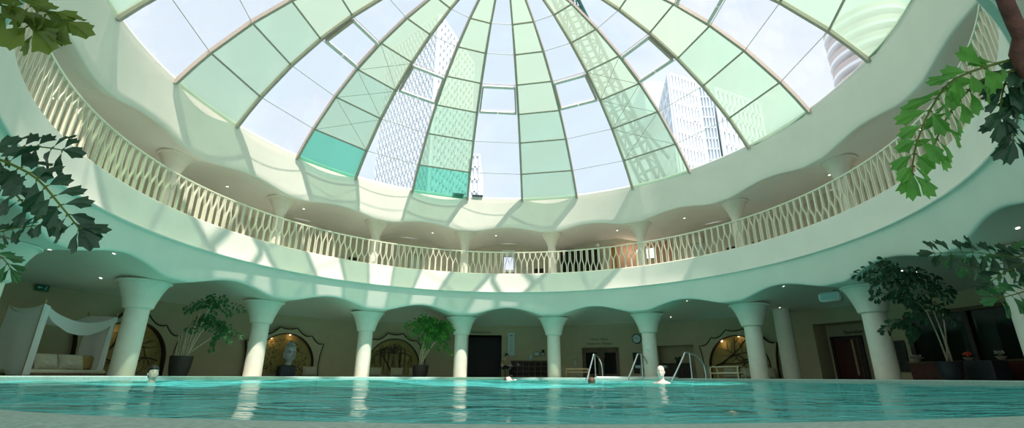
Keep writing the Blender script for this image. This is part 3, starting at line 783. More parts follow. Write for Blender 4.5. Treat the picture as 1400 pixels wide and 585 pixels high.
# left palm with slim canes
def cane_palm(label, loc, potr, poth, canes, fronds, leaf, size, nf, mtl_pot='pot', seed=1, wide=24):
    t = thing('potted_palm', label, 'potted palm', loc); pot(t, potr, poth, mtl_pot); rnd = random.Random(seed)
    for c in canes: MB().tube(bez([Vector(q) - Vector(loc) for q in c], 10), [.024 * (1 - .5 * k / 10) for k in range(11)], 6).build('cane', 'stem', t, 60)
    for k, f in enumerate(fronds): frond(f, nf, size, seed * 100 + k, leaf, t, stem='leaf_mid', wide=wide, r=.008)
    return t
def spray(c, n, lx, ly, seed, back=.5):
    rnd = random.Random(seed); c = Vector(c); out = []
    for k in range(n):
        a = 2 * PI * k / n + rnd.uniform(-.3, .3); r = rnd.uniform(.65, 1.15)
        tip = c + Vector((math.cos(a) * lx * r, rnd.uniform(-back, back), math.sin(a) * ly * r - .08)); mid = c.lerp(tip, .5) + Vector((0, 0, .10 + rnd.uniform(0, .1)))
        out.append([c, mid, tip])
    return out
def ground(px, R): a = on(px, 514, R)[0]; return P(a, R, 0)
b0 = ground(243, 11.7); D0 = b0.y * cp + 1.7 * sp_ - .2
canes = []
rnd = random.Random(5)
for k, (x, y) in enumerate(((262, 432), (275, 425), (285, 440), (300, 455), (290, 415))):
    s0 = b0 + Vector((rnd.uniform(-.12, .12), rnd.uniform(-.1, .1), .42)); canes.append([s0, s0.lerp(pt(x, y, D0), .5) + Vector((-.05, 0, 0)), pt(x, y, D0)])
fr = spray(pt(290, 417, D0), 9, .85, .32, 11) + spray(pt(300, 455, D0), 8, .6, .4, 12) + spray(pt(280, 440, D0 + .2), 6, .5, .3, 13)
cane_palm('cane palm with fine fronds in dark pot beside the left niche', b0, .33, .62, canes, fr, 'leaf_mid', .15, 9, seed=2)
t = thing('dry_canes', 'bundle of pale dry canes standing in the dark pot at left', 'dry canes', b0 + Vector((0, 0, .56)), group=None)
for k in range(10):
    x = -.17 + .34 * k / 9 + rnd.uniform(-.01, .01); y = rnd.uniform(-.08, .08); MB().tube([(x, y, 0), (x * 1.25 + .02, y, .38), (x * 1.5 + .05, y, rnd.uniform(.6, .95))], .015, 5).build('cane', 'stem', t)
# bushy tree in the middle
b0 = ground(574, 11.7); D0 = b0.y * cp + 1.3 * sp_ - .6
canes = []
for k, (x, y) in enumerate(((580, 470), (588, 462), (596, 466), (603, 460), (585, 450))):
    s0 = b0 + Vector((rnd.uniform(-.1, .1), rnd.uniform(-.08, .08), .4)); canes.append([s0, s0.lerp(pt(x, y, D0), .5) + Vector((-.04, 0, .1)), pt(x, y, D0)])
fr = spray(pt(588, 447, D0), 11, .95, .48, 21) + spray(pt(592, 460, D0), 10, .85, .4, 22) + spray(pt(578, 440, D0 - .2), 8, .6, .32, 23) + spray(pt(603, 450, D0), 8, .5, .42, 24) + [[pt(598, 462, D0), pt(607, 472, D0), pt(616, 482, D0 - .3)]]
cane_palm('small bushy tree with sunlit leaves in a dark round pot', b0, .36, .5, canes, fr, 'leaf_bright', .17, 9, seed=3)
# right palm
b0 = ground(1302, 11.6); D0 = b0.y * cp + 1.7 * sp_ - 1.3
canes = []
for k, (x, y) in enumerate(((1262, 415), (1270, 408), (1285, 400), (1278, 430))):
    s0 = b0 + Vector((rnd.uniform(-.1, .1), rnd.uniform(-.08, .08), .36)); canes.append([s0, s0.lerp(pt(x, y, D0), .5) + Vector((.03, 0, 0)), pt(x, y, D0)])
fr = spray(pt(1232, 383, D0), 10, .95, .42, 31) + spray(pt(1248, 415, D0), 9, .75, .45, 32) + spray(pt(1222, 372, D0 - .3), 7, .7, .3, 33) + spray(pt(1245, 447, D0), 6, .45, .25, 34)
cane_palm('leaning palm in a dark planter before the dark bar windows', b0, .28, .46, canes, fr, 'leaf_dark', .17, 9, 'navy_pot', seed=4)
# foreground palms standing beside the camera
def fgpalm(label, loc, trunk, fronds, tr_=.029):
    t = thing('foreground_palm', label, 'palm', loc); pot(t, .28, .4); L0 = Vector(loc)
    MB().tube(bez([Vector(q) - L0 for q in trunk], 14), [tr_ * (1 - .3 * k / 14) for k in range(15)], 8).build('trunk', 'trunk', t, 60)
    for k, (pts, n, size, mtl, wide, kw) in enumerate(fronds): frond(pts, n, size, 700 + k + int(L0.x * 10), mtl, t, wide=wide, **kw)
    return t
LB = Vector((-3.75, 1.75, 0))
crown = Vector((-3.0, 1.7, 1.25))
fgpalm('large palm hanging jagged fronds into the left edge of the view', LB, [LB + Vector((0, 0, .3)), LB + Vector((.2, 0, .8)), crown], [
    ([crown, pt(-60, 195, 1.95), pt(10, 222, 1.9), pt(50, 244, 1.85), pt(82, 280, 1.82), pt(108, 312, 1.8)], 15, .108, 'leaf_dark', 26, dict(start=.25, droop=.35, r=.007)),
    ([crown, pt(-60, 205, 2.0), pt(0, 205, 2.0), pt(45, 200, 2.0), pt(85, 205, 2.0)], 9, .10, 'leaf_dark', 25, dict(start=.35, droop=.2)),
    ([crown, pt(-80, 200, 1.95), pt(0, 245, 1.95), pt(30, 275, 1.9), pt(60, 300, 1.9)], 11, .09, 'leaf_dark', 24, dict(start=.3, droop=.5)),
    ([crown, crown + Vector((.1, -.1, .4)), pt(-60, -30, 1.75), pt(-10, 0, 1.7), pt(25, 22, 1.68), pt(48, 42, 1.66)], 11, .12, 'leaf_olive', 30, dict(start=.4, droop=.7)),
    ([crown, crown + Vector((.15, -.1, .5)), pt(-30, -40, 1.75), pt(30, 0, 1.7), pt(62, 14, 1.7), pt(92, 30, 1.7)], 12, .10, 'leaf_olive', 30, dict(start=.4, droop=.7)),
    ([crown, pt(-90, 300, 2.6), pt(-20, 318, 2.6), pt(20, 312, 2.6), pt(52, 308, 2.6)], 11, .085, 'leaf_dark', 20, dict(start=.3, droop=.2)),
    ([crown, pt(-90, 330, 2.4), pt(-30, 340, 2.4), pt(0, 350, 2.4), pt(14, 366, 2.4)], 9, .085, 'leaf_mid', 18, dict(start=.3, droop=.5)),
])
RBp = Vector((2.72, 1.33, .004)); crownR = pt(1416, 84, 1.72)
fgpalm('large palm with bright green fronds and curved brown trunk at the right edge', RBp, [RBp + Vector((0, 0, .3)), RBp + Vector((-.12, .05, .62)), pt(1425, 112, 1.72), pt(1396, 50, 1.7), pt(1374, 0, 1.66), pt(1345, -90, 1.62), pt(1310, -230, 1.6)], [
    ([crownR, pt(1395, 80, 1.74), pt(1345, 92, 1.75), pt(1300, 112, 1.76), pt(1272, 150, 1.78), pt(1252, 200, 1.75), pt(1247, 236, 1.75)], 15, .10, 'leaf_bright', 23, dict(start=.25, droop=.45)),
    ([crownR, pt(1395, 95, 1.74), pt(1350, 105, 1.76), pt(1318, 130, 1.8), pt(1292, 165, 1.8), pt(1275, 205, 1.8)], 11, .095, 'leaf_bright', 23, dict(start=.3, droop=.5)),
    ([crownR, pt(1405, 84, 1.75), pt(1385, 94, 1.78), pt(1372, 120, 1.8), pt(1366, 160, 1.8)], 13, .10, 'leaf_dark', 22, dict(start=.2, droop=.5)),
    ([pt(1345, -90, 1.62), pt(1300, -190, 1.6), pt(1220, -240, 1.6), pt(1130, -180, 1.6)], 12, .12, 'leaf_bright', 23, dict(start=.2, droop=.5)),
    ([pt(1310, -230, 1.6), pt(1330, -330, 1.6), pt(1400, -380, 1.6), pt(1480, -300, 1.6)], 12, .12, 'leaf_dark', 23, dict(start=.2, droop=.5)),
    ([crownR, pt(1425, 95, 1.8), pt(1402, 125, 1.8), pt(1392, 160, 1.8), pt(1385, 190, 1.8)], 12, .10, 'leaf_dark', 22, dict(start=.2, droop=.6)),
])
R2 = Vector((5.85, 3.25, .004)); cr2 = Vector((5.0, 3.5, 1.25))
fgpalm('dark palm reaching level fronds in from the right above the bar', R2, [R2 + Vector((0, 0, .3)), R2 + Vector((-.1, 0, .8)), cr2], [
    ([cr2, pt(1420, 345, 3.6), pt(1380, 350, 3.6), pt(1330, 345, 3.6), pt(1278, 346, 3.6)], 16, .135, 'leaf_dark', 22, dict(start=.2, droop=.2)),
    ([cr2, pt(1430, 330, 3.7), pt(1395, 350, 3.7), pt(1350, 365, 3.7), pt(1310, 362, 3.7)], 13, .13, 'leaf_mid', 22, dict(start=.2, droop=.3)),
    ([cr2, pt(1440, 380, 3.3), pt(1410, 395, 3.3), pt(1385, 403, 3.3), pt(1366, 408, 3.3)], 9, .13, 'leaf_mid', 22, dict(start=.2, droop=.3)),
    ([cr2, pt(1425, 350, 3.4), pt(1400, 360, 3.4), pt(1375, 372, 3.4), pt(1355, 385, 3.4)], 9, .12, 'leaf_dark', 22, dict(start=.2, droop=.4)),
], .05)
# ------------------------------------------------------------------ GROUND FLOOR FURNISHINGS
def az_of(px, R): return on(px, 514, R)[0]
def GP(px, R, z): return P(az_of(px, R), R, z)
def span(x0, x1, R): a, b_ = az_of(x0, R), az_of(x1, R); return (a + b_) / 2, R_(b_ - a) * R
def zat(x, y, R): return on(x, y, R)[1]
# cubby shelf
R0 = 13.1; a, w = span(699, 748, R0); h = zat(722, 494, R0)
t = wthing('cubby_shelf', 'long dark wooden cubby shelf under the white poster', 'shelf', a, R0, 0)
mb = MB()
for i in range(7): mb.box((-w / 2 + w * i / 6, 0, h / 2), (.03, .32, h))
for z in (.05, h * .36, h * .68, h - .015): mb.box((0, 0, z), (w, .32, .03))
mb.build('carcass', 'mid_wood', t); MB().box((0, .15, h / 2), (w, .02, h)).build('back_panel', 'dark_wood', t)
MB().box((0, -.01, h + .012), (w + .06, .36, .03), bev=.008).build('top', 'dark_wood', t)
a2 = az_of(708, R0); t = wthing('teapot', 'pale teapot standing in the dark cubby shelf', 'teapot', a2, R0 - .03, h * .68 + .016)
MB().lathe([(.03, 0), (.075, .02), (.085, .07), (.06, .12), (.02, .135), (.012, .15), (.001, .16)], 16).build('body', 'blossom', t, 50)
MB().tube([(-.07, 0, .06), (-.12, 0, .09), (-.14, 0, .12)], [.018, .012, .009], 8).build('spout', 'blossom', t, 50)
MB().tube([(.07, 0, .10), (.12, 0, .10), (.12, 0, .04), (.075, 0, .035)], .008, 6).build('handle', 'blossom', t, 50)
def frame_pic(label, x0, y0, x1, y1, R, mtl='sign_white', fr='dark_wood', name='framed_notice', cat='picture', lines=0):
    a, w = span(x0, x1, R); z1, z0 = zat((x0 + x1) / 2, y0, R), zat((x0 + x1) / 2, y1, R)
    t = wthing(name, label, cat, a, R, z0); h = z1 - z0; mb = MB()
    for x in (-w / 2, w / 2): mb.box((x, 0, h / 2), (.02, .03, h + .02))
    for z in (0, h): mb.box((0, 0, z), (w + .02, .03, .02))
    mb.build('frame', fr, t); MB().box((0, .005, h / 2), (w - .01, .012, h - .01)).build('panel', mtl, t)
    return t, w, h
Rw = RW - .05
frame_pic('white framed notice above the cubby shelf', 730.5, 481, 738, 486.5, Rw)
frame_pic('small white framed notice above the right end of the cubby shelf', 740, 482.5, 745, 485.5, Rw)
a = az_of(743, Rw); t = wthing('speaker_box', 'small dark speaker box on the wall over the small notice', 'speaker', a, Rw - .03, zat(743, 481.5, Rw)); MB().box((0, 0, .06), (.14, .12, .12), bev=.015).build('housing', 'black', t); MB().lathe([(.045, 0), (.04, .01), (.001, .004)], 14, (0, -.06, .06), 0, Matrix.Rotation(PI / 2, 4, 'X')).build('cone', 'pot', t)
a = az_of(725.5, Rw); t = wthing('soap_dispenser', 'white wall dispenser standing above the cubby shelf', 'dispenser', a, Rw - .03, zat(725, 493.5, Rw)); MB().box((0, 0, .14), (.14, .10, .28), bev=.02).build('housing', 'sign_white', t); MB().box((.02, -.055, .07), (.05, .02, .05), bev=.005).build('button', 'sign_dark', t)
def poster(label, x0, y0, x1, y1, R):
    a, w = span(x0, x1, R); z1, z0 = zat((x0 + x1) / 2, y0, R), zat((x0 + x1) / 2, y1, R); h = z1 - z0
    t = wthing('poster', label, 'poster', a, R, z0); MB().box((0, 0, h / 2), (w, .02, h)).build('sheet', 'sign_white', t)
    mb = MB(); y = -.013
    mb.add([(-.09, y, h - .17), (-.03, y, h - .09), (0, y, h - .13), (.03, y, h - .09), (.09, y, h - .17), (0, y, h - .155)], [(0, 1, 2, 5), (2, 3, 4, 5)])
    mb.tube([(-.07 + .14 * k / 8, y, h - .27 - .035 * math.sin(PI * k / 8)) for k in range(9)], .006, 5)
    for k in range(9): mb.box((0, y, h * .62 - k * .07), (.15 - .05 * (k % 3), .004, .012))
    mb.build('print', 'sign_dark', t); return t
poster('tall narrow white poster with small dark emblem, right of the dark doorway', 694, 455, 703.5, 485.5, Rw)
poster('tall pale poster on the wall half behind palm leaves at right', 1212, 427, 1227, 458, Rw)
# lettering
def sign(label, lines, xc, yc, R, size, mtl='black', gap=1.7):
    a = az_of(xc, R); z = zat(xc, yc, R); t = wthing('wall_lettering', label, 'sign', a, R, z)
    for k, ln in enumerate(lines): text(ln, size, 'lettering', mtl, t, (0, 0, -k * size * gap), .004)
    return t
sign('dark lettering over the dark changing room doorway', ['Umkleider\u00e4ume'], 656.5, 455.3, Rw + .03, .155)
sign('two lines of faint dark lettering above the wooden double door', ['Hamam \u2022 Beauty', 'Ruhebereich \u2022 Massagen'], 822, 464.5, Rw + .03, .125, 'dark_wood', 1.75)
sign('dark lettering above the red brown sauna door, cut by the column', ['Saunabar'], 1180, 454.8, RW + .84, .19)
# wooden double door
R0 = Rw; a, w = span(797, 848, R0); h = zat(822, 475, R0); a, w = span(797.5, 847.5, R0)
t = wthing('double_door', 'brown wooden double door with two dark glass panes under faint lettering', 'door', a, R0, 0)
mb = MB()
for x in (-w / 2 + .06, w / 2 - .06): mb.box((x, 0, h / 2), (.14, .10, h))
mb.box((0, 0, h - .07), (w, .10, .14)); mb.box((.02, 0, h / 2), (.16, .08, h)); mb.build('door_frame', 'mid_wood', t)
for s_, lab in ((-1, 'left'), (1, 'right')):
    x = s_ * w / 4 + .02; lf = MB(); 
    for xx in (-.19 * w, .19 * w): lf.box((x + xx * .98, .0, h / 2 - .08), (.06, .06, h - .18))
    lf.box((x, 0, h - .2), (w * .38, .06, .08)); lf.box((x, 0, .1), (w * .38, .06, .16)); l = lf.build('door_leaf', 'mid_wood', t)
    MB().box((x, .01, h / 2 - .05), (w * .36, .015, h - .3)).build('pane', 'dark_glass', l)
    MB().tube([(x - s_ * .15 * w, -.03, .9), (x - s_ * .15 * w, -.07, .92), (x - s_ * .15 * w, -.07, 1.12), (x - s_ * .15 * w, -.03, 1.14)], .012, 6).build('handle', 'steel', l)
# clock
a, z = on(870.5, 463, Rw); t = wthing('wall_clock', 'round white wall clock with dark rim beside the column', 'clock', a, Rw, z)
rx = Matrix.Rotation(PI / 2, 4, 'X')
MB().lathe([(.001, .03), (.19, .03), (.205, .045), (.225, .045), (.23, .02), (.23, -.02), (.001, -.02)], 36, (0, 0, 0), 0, rx).build('case', 'sign_dark', t, 40)
MB().lathe([(.195, .032), (.001, .034)], 36, (0, 0, 0), 0, rx).build('dial', 'clock_face', t)
mb = MB()
for k in range(12): q = 2 * PI * k / 12; mb.box((.17 * math.sin(q), -.037, .17 * math.cos(q)), (.012, .004, .035), mtx=Matrix.Rotation(q, 4, 'Y'))
mb.build('hour_mark', 'sign_dark', t); o = t.children[-1]; o['kind'] = 'stuff'
MB().beam((0, -.040, 0), (.065, -.040, .065), .014, .004, up=Vector((0, 1, 0))).build('hour_hand', 'black', t); MB().beam((0, -.043, 0), (-.12, -.043, .07), .009, .004, up=Vector((0, 1, 0))).build('minute_hand', 'black', t)
# round plaque on column
a = PH + ST * 1.5; zc = zat(887, 476.5, 10.27); t = wthing('round_plaque', 'small round white plaque on the column beside the clock', 'plaque', a, 10.285, zc); MB().lathe([(.001, .02), (.075, .02), (.085, .012), (.085, -.02), (.001, -.02)], 24, (0, 0, 0), 0, rx).build('disc', 'white', t, 40); MB().lathe([(.055, .0215), (.05, .0235), (.001, .023)], 24, (0, 0, 0), 0, rx).build('inset', 'clock_face', t, 40)
# dark notice board
t, w, h = frame_pic('tall dark board on the wall behind the second handrail', 867.5, 482, 876.5, 510, Rw, 'black', 'dark_wood', 'notice_board', 'board')
# small high tables
for x, lab in ((877, 'small grey pedestal table under the dark board, left of the bathing man'), (906, 'small grey pedestal table in front of the shelf recess')):
    R0 = 12.5; a = az_of(x, R0); h = zat(x, 499.5, R0); t = wthing('pedestal_table', lab, 'table', a, R0, 0, 'small grey pedestal tables')
    MB().box((0, 0, h - .06), (.42, .34, .12), bev=.02).build('table_top', 'sign_white', t); MB().lathe([(.14, 0), (.14, .015), (.03, .03), (.028, h - .1)], 20).build('leg', 'steel', t, 40)
# dark cabinet in the recess
R0 = 13.66; a, w = span(908, 945, R0); h = zat(926, 497.5, R0); t = wthing('cabinet', 'low dark cabinet standing in the wall recess left of the right niche', 'cabinet', a, R0, 0)
MB().box((0, .03, h / 2), (w, .28, h), bev=.01).build('body', 'dark_wood', t); MB().box((0, -.01, h + .015), (w + .02, .32, .03)).build('top', 'black', t)
for k in range(4):
    x = -w / 2 + w * (k + .5) / 4; d_ = MB().box((x, -.12, h / 2), (w / 4 - .02, .02, h - .06)).build('door', 'dark_wood', t); MB().ell((x + w / 8 - .05, -.135, h * .6), (.012, .012, .012), 8, 6).build('knob', 'steel', d_)
a = az_of(929, R0); t = wthing('flower_pot_plant', 'dark leafy plant on the low dark cabinet in the recess', 'plant', a, R0, h + .031); MB().lathe([(.06, 0), (.09, .14), (.08, .13), (.001, .12)], 16).build('pot', 'pot', t, 40)
mb = MB(); rnd = random.Random(9)
for k in range(16): q = rnd.uniform(0, 6.28); leaflet(mb, Vector((0, 0, .12)), Vector((math.cos(q) * .7, math.sin(q) * .7, rnd.uniform(.5, 1.4))), Vector((0, -1, .3)), rnd.uniform(.14, .24), rnd, 16)
mb.build('foliage', 'leaf_dark', t)
# low white step
R0 = 10.05; a0, a1 = az_of(815, R0), az_of(925, R0); t = wthing('step', 'low white step slab along the pool edge behind the handrails', 'step', (a0 + a1) / 2, R0, .004); mb = MB(); am = (a0 + a1) / 2; base = P(am, R0, 0); rot = Matrix.Rotation(R_(am), 4, 'Z'); rows = []
for k in range(25):
    q = a0 + (a1 - a0) * k / 24; rows.append([rot @ (P(q, r, z) - base) for r, z in ((R0 - .12, 0), (R0 - .12, .045), (R0 - .11, .055), (R0 + .12, .055), (R0 + .12, 0))])
mb.grid(rows).build('slab', 'white', t, 30); MB().grid([[r[2] + Vector((0, 0, .002)), r[2].lerp(r[3], .2) + Vector((0, 0, .002))] for r in rows]).build('edge_strip', 'sign_white', t)
# handrails
def handrail(label, foot, apex, right, post, grp='steel pool handrails'):
    (fx, fy), (ax_, ay), (rx_, ry) = foot, apex, right; Ra = 9.78
    A = P(az_of(ax_, Ra), Ra, zat(ax_, ay, Ra)); F = P(az_of(fx, 9.15), 9.15, WZ - .25); Rr = P(az_of(rx_, 10.35), 10.35, 0)
    t = thing('handrail', label, 'handrail', Vector((A.x, A.y, 0)), group=grp); o = Vector((A.x, A.y, 0))
    pts = [F, F.lerp(A, .5), F.lerp(A, .86) + Vector((0, 0, .02)), A + Vector((0, 0, 0)), A.lerp(Vector((Rr.x, Rr.y, A.z)), .55) - Vector((0, 0, .10)), A.lerp(Vector((Rr.x, Rr.y, A.z)), .92) - Vector((0, 0, .36)), Vector((Rr.x, Rr.y, A.z * .3)), Rr]
    MB().tube(bez([p - o for p in pts], 36), .034, 10).build('rail', 'steel', t, 60)
    p0 = P(az_of(post, Ra), Ra, 0) - o; MB().tube([p0, p0 + Vector((0, 0, A.z - .02))], .03, 10).build('post', 'steel', t, 60)
    for p in (p0, Rr - o): MB().lathe([(.07, 0), (.07, .015), (.035, .025)], 16, p).build('base_flange', 'steel', t, 40)
handrail('leftmost of the three steel pool handrails, in front of the double door', (799, 519), (813.5, 484.5), (824, 516), 814.5)
handrail('middle steel pool handrail, under the wall clock', (853, 519), (875, 483.5), (887.5, 516), 879)
handrail('rightmost and widest steel pool handrail, beside the bathing man', (912, 519), (941, 482), (965, 517), 946)
# light wood bench frame
R0 = 11.0; a, w = span(774.5, 806, R0); h = zat(790, 504, R0); t = wthing('bench', 'light wooden slatted side bench between column and double door', 'bench', a, R0, 0)
for x in (-w / 2 + .03, w / 2 - .03):
    for y in (-.18, .18): MB().box((x, y, h / 2), (.06, .06, h), bev=.006).build('leg', 'light_wood', t)
mb = MB()
for z in (h - .02, h * .62):
    for y in (-.18, .18): mb.box((0, y, z), (w - .12, .035, .05))
mb.build('rail', 'light_wood', t); mb = MB()
for k in range(5): mb.box((0, -.16 + k * .08, h + .008), (w - .02, .05, .016))
mb.build('slats', 'light_wood', t)
a = az_of(787.5, Rw); t = wthing('wall_tap', 'white shower hook fitting on the wall above the light bench', 'fitting', a, Rw - .02, zat(787, 500, Rw)); MB().box((0, .02, .16), (.10, .04, .30), bev=.015).build('plate', 'sign_white', t); MB().tube([(0, 0, .26), (0, -.08, .30), (.1, -.1, .28)], .02, 8).build('hook', 'steel', t, 60); MB().ell((-.1, .0, .40), (.04, .03, .04), 10, 8).build('knob', 'sign_white', t, 60)
# tubular chair
R0 = 11.3; a, w = span(974, 1017, R0); h = zat(995, 501.5, R0); t = wthing('tubular_chair', 'low tubular steel armchair frame in front of the right niche', 'chair', a, R0, 0)
for s_ in (-1, 1):
    x = s_ * (w / 2 - .08); MB().tube(bez([Vector(p) for p in ((x, -.3, 0), (x, -.29, h * .75), (x, -.2, h), (x, .12, h), (x, .26, h * .8), (x, .3, 0))], 24), .022, 8).build('side_frame', 'railing', t, 60)
mb = MB(); mb.tube([(-w / 2 + .08, -.2, h), (w / 2 - .08, -.2, h)], .02, 8); mb.tube([(-w / 2 + .08, -.29, h * .45), (w / 2 - .08, -.29, h * .45)], .02, 8); mb.tube([(-w / 2 + .08, .28, h * .5), (w / 2 - .08, .28, h * .5)], .02, 8); mb.build('crossbar', 'railing', t, 60)
MB().box((0, 0, h * .42), (w - .2, .52, .05), bev=.02).build('seat', 'sand_cloth', t, 40)
# sauna door in the recess
R0 = RW + .82; a, w = span(1148, 1188, R0); h = zat(1160, 461, R0); t = wthing('sauna_door', 'red brown wooden sauna door with long pale pull handle', 'door', a, R0, 0)
MB().box((0, 0, h / 2), (w, .06, h)).build('door_leaf', 'red_wood', t); mb = MB()
for x in (-w / 2, w / 2): mb.box((x, -.02, h / 2), (.10, .10, h))
mb.box((0, -.02, h), (w + .1, .10, .10)); mb.build('door_frame', 'dark_wood', t)
MB().box((.22 * w, -.06, h * .52), (.07, .05, h * .86), bev=.01).build('pull_handle', 'light_wood', t); MB().box((.40 * w, -.05, h * .5), (.04, .03, h * .9)).build('edge_strip', 'mid_wood', t)
# dark rack right of the sauna column
t, w, h = frame_pic('dark tiled key rack with thin pale grid, right of the sauna column', 1221, 465.5, 1247, 508, Rw, 'black', 'dark_wood', 'key_rack', 'rack'); mb = MB()
for k in range(1, 3): mb.box((-w / 2 + w * k / 3, -.012, h / 2), (.008, .008, h))
for k in range(1, 6): mb.box((0, -.012, h * k / 6), (w, .008, .008))
mb.build('grid_bars', 'pot', t)
# bar windows (dark room at the right)
a0 = O_dark[0]; zt_ = 1.98
wn = bpy.data.objects.new('window_1', None); COL.objects.link(wn); struct(wn); wn.location = P(a0, RW, 0); ow = wn.location
for k, f in enumerate((0, 7.2, 14.6, 22, 29, 33.8)):
    mb = MB(); q = a0 + f; mb.beam(P(q, RW - .03, 0) - ow, P(q, RW - .03, zt_) - ow, .13, .09, up=P(q, 1, 0) - P(q, 0, 0)); struct(mb.build('window_mullion', 'dark_wood', wn))
mb = MB(); n = 17
mb.grid([[P(a0 + 34 * i / n, RW - .08, zt_ + .02) - ow, P(a0 + 34 * i / n, RW - .08, zt_ - .08) - ow, P(a0 + 34 * i / n, RW, zt_ - .08) - ow] for i in range(n + 1)]); struct(mb.build('window_head', 'mid_wood', wn))
mb = MB(); mb.grid([[P(a0 + 34 * i / n, RW + .02, .48) - ow, P(a0 + 34 * i / n, RW + .02, zt_ - .05) - ow] for i in range(n + 1)]); struct(mb.build('window_pane', 'dark_glass', wn))
R0 = 13.0; am = a0 + 15; t = wthing('bar_counter', 'long brown wooden counter below the dark bar windows', 'counter', am, R0, 0); rot = Matrix.Rotation(R_(am), 4, 'Z'); base = P(am, R0, 0)
rows = [[rot @ (P(a0 + .6 + 31 * k / 24, r, z) - base) for r, z in ((R0 - .1, 0), (R0 - .1, .47), (R0 + .42, .47), (R0 + .42, 0))] for k in range(25)]
MB().grid(rows).build('front', 'red_wood', t, 30); rows = [[rot @ (P(a0 + .6 + 31 * k / 24, r, z) - base) for r, z in ((R0 - .16, .47), (R0 - .16, .51), (R0 + .42, .51))] for k in range(25)]; MB().grid(rows).build('top', 'mid_wood', t, 30)
def posy(label, px, R, z, mtl, n, seed):
    t = thing('flower_bowl', label, 'flowers', GP(px, R, z)); MB().lathe([(.05, 0), (.10, .05), (.13, .09), (.12, .085), (.001, .06)], 18).build('bowl', 'blossom', t, 50); rnd = random.Random(seed); mb = MB()
    for k in range(n): q = rnd.uniform(0, 6.28); r = rnd.uniform(0, .14); mb.ell((r * math.cos(q), r * math.sin(q), .12 + rnd.uniform(0, .10)), (.03, .03, .022), 7, 5)
    mb.build('petals', mtl, t, 60); mb = MB()
    for k in range(14): q = rnd.uniform(0, 6.28); leaflet(mb, Vector((0, 0, .08)), Vector((math.cos(q), math.sin(q), rnd.uniform(.1, .7))), Vector((0, 0, 1)), .2, rnd, 16)
    mb.build('leaves', 'blossom' if seed == 2 else 'leaf_dark', t)
posy('bowl of glowing red blossoms on the brown bar counter', 1331, 13.0, .51, 'flame', 26, 1)
posy('bowl of pale blossoms at the left end of the bar counter', 1259, 13.0, .51, 'blossom', 14, 2)
posy('bowl of pale blossoms on the bar counter near the right edge', 1377, 13.0, .51, 'blossom', 16, 3)
t = wthing('planter_box', 'square dark slate planter box before the bar counter, near the right edge', 'planter', az_of(1352, 12.3), 12.3, 0); MB().box((0, 0, .24), (.72, .5, .48), bev=.03).build('box', 'navy_pot', t); MB().box((0, 0, .475), (.62, .4, .02)).build('soil', 'dark_wood', t)
# exit signs
for x, y, lab in ((57, 393.5, 'small green exit sign high on the wall at far left'), (159.5, 394, 'small green exit sign left of the first column')):
    a, z = on(x, y, Rw); t = wthing('exit_sign', lab, 'exit sign', a, Rw - .02, z - .09, 'exit signs on the left wall'); MB().box((0, 0, .09), (.36, .05, .17), bev=.01).build('housing', 'exit_green', t); mb = MB()
    mb.add([(-.15, -.028, .09), (-.09, -.028, .13), (-.09, -.028, .105), (-.02, -.028, .105), (-.02, -.028, .075), (-.09, -.028, .075), (-.09, -.028, .05)], [(0, 1, 6), (2, 3, 4, 5)])
    mb.ell((.09, -.028, .14), (.014, .004, .014), 8, 6); mb.beam((.085, -.028, .125), (.07, -.028, .08), .022, .004, up=Vector((0, 1, 0))); mb.beam((.07, -.028, .08), (.10, -.028, .04), .014, .004, up=Vector((0, 1, 0))); mb.beam((.07, -.028, .08), (.04, -.028, .045), .014, .004, up=Vector((0, 1, 0))); mb.beam((.08, -.028, .115), (.12, -.028, .10), .012, .004, up=Vector((0, 1, 0)))
    mb.build('pictogram', 'exit_white', t)
# downlights on the vaults
from mathutils.bvhtree import BVHTree
def bvh_of(*names):
    vs = []; fs = []
    for nme in names:
        me = bpy.data.objects[nme].data; n = len(vs); vs += [v.co.copy() for v in me.vertices]; fs += [tuple(i + n for i in p.vertices) for p in me.polygons]
    return BVHTree.FromPolygons(vs, fs)
bv = bvh_of('ceiling_lower_arcade', 'ceiling_upper_gallery', 'wall_gallery_fascia')
dl = [(1391, 311, 'at the right edge vault'), (1232, 370, 'behind the right palm fronds, left one'), (1251, 372, 'behind the right palm fronds, right one'), (138, 379.5, 'left of the first column'), (68, 340.5, 'on the plaster above the canopy bed'), (156, 346, 'above the first left arch'), (733, 449, 'left of the column over the cubby shelf'), (939, 411, 'at the top of the vault right of the clock'), (1066, 420, 'over the free pillar'), (1071, 391, 'at the vault left of the white speaker box'), (436, 436, 'over the stone head niche'), (917, 433, 'right of the clock column'), (257, 418, 'over the cane palm')]
for x, y, lab in dl:
    h = bv.ray_cast(Vector((0, 0, HC)), ray(x, y).normalized())
    if h[0] is None: continue
    p, n = h[0], h[1]; n = n if n.dot(ray(x, y)) < 0 else -n
    t = thing('ceiling_spot', 'tiny ceiling spot lamp ' + lab, 'ceiling lamp', p, group='vault spot lamps'); t.rotation_euler = n.to_track_quat('Z', 'Y').to_euler()
    MB().lathe([(.055, .0), (.055, .012), (.04, .016), (.036, .008)], 18).build('trim_ring', 'white', t, 40); MB().lathe([(.036, .008), (.001, .010)], 18).build('lens', 'lamp', t)
# white speaker box below the vault
h = bv.ray_cast(Vector((0, 0, HC)), ray(1134, 398).normalized()); p = h[0] * .93
t = thing('loudspeaker', 'white box loudspeaker hanging below the right vault', 'speaker', p - Vector((0, 0, .30)), R_(-56)); vs = []
mb = MB(); mb.box((0, 0, .12), (.66, .30, .30), bev=.06); mb.build('housing', 'white', t, 40); MB().box((0, -.148, .12), (.50, .02, .20), bev=.01).build('grille', 'sign_white', t); MB().tube([(0, 0, .22), (0, .3, .36), (0, .75, .40)], .02, 8).build('bracket', 'wire', t)

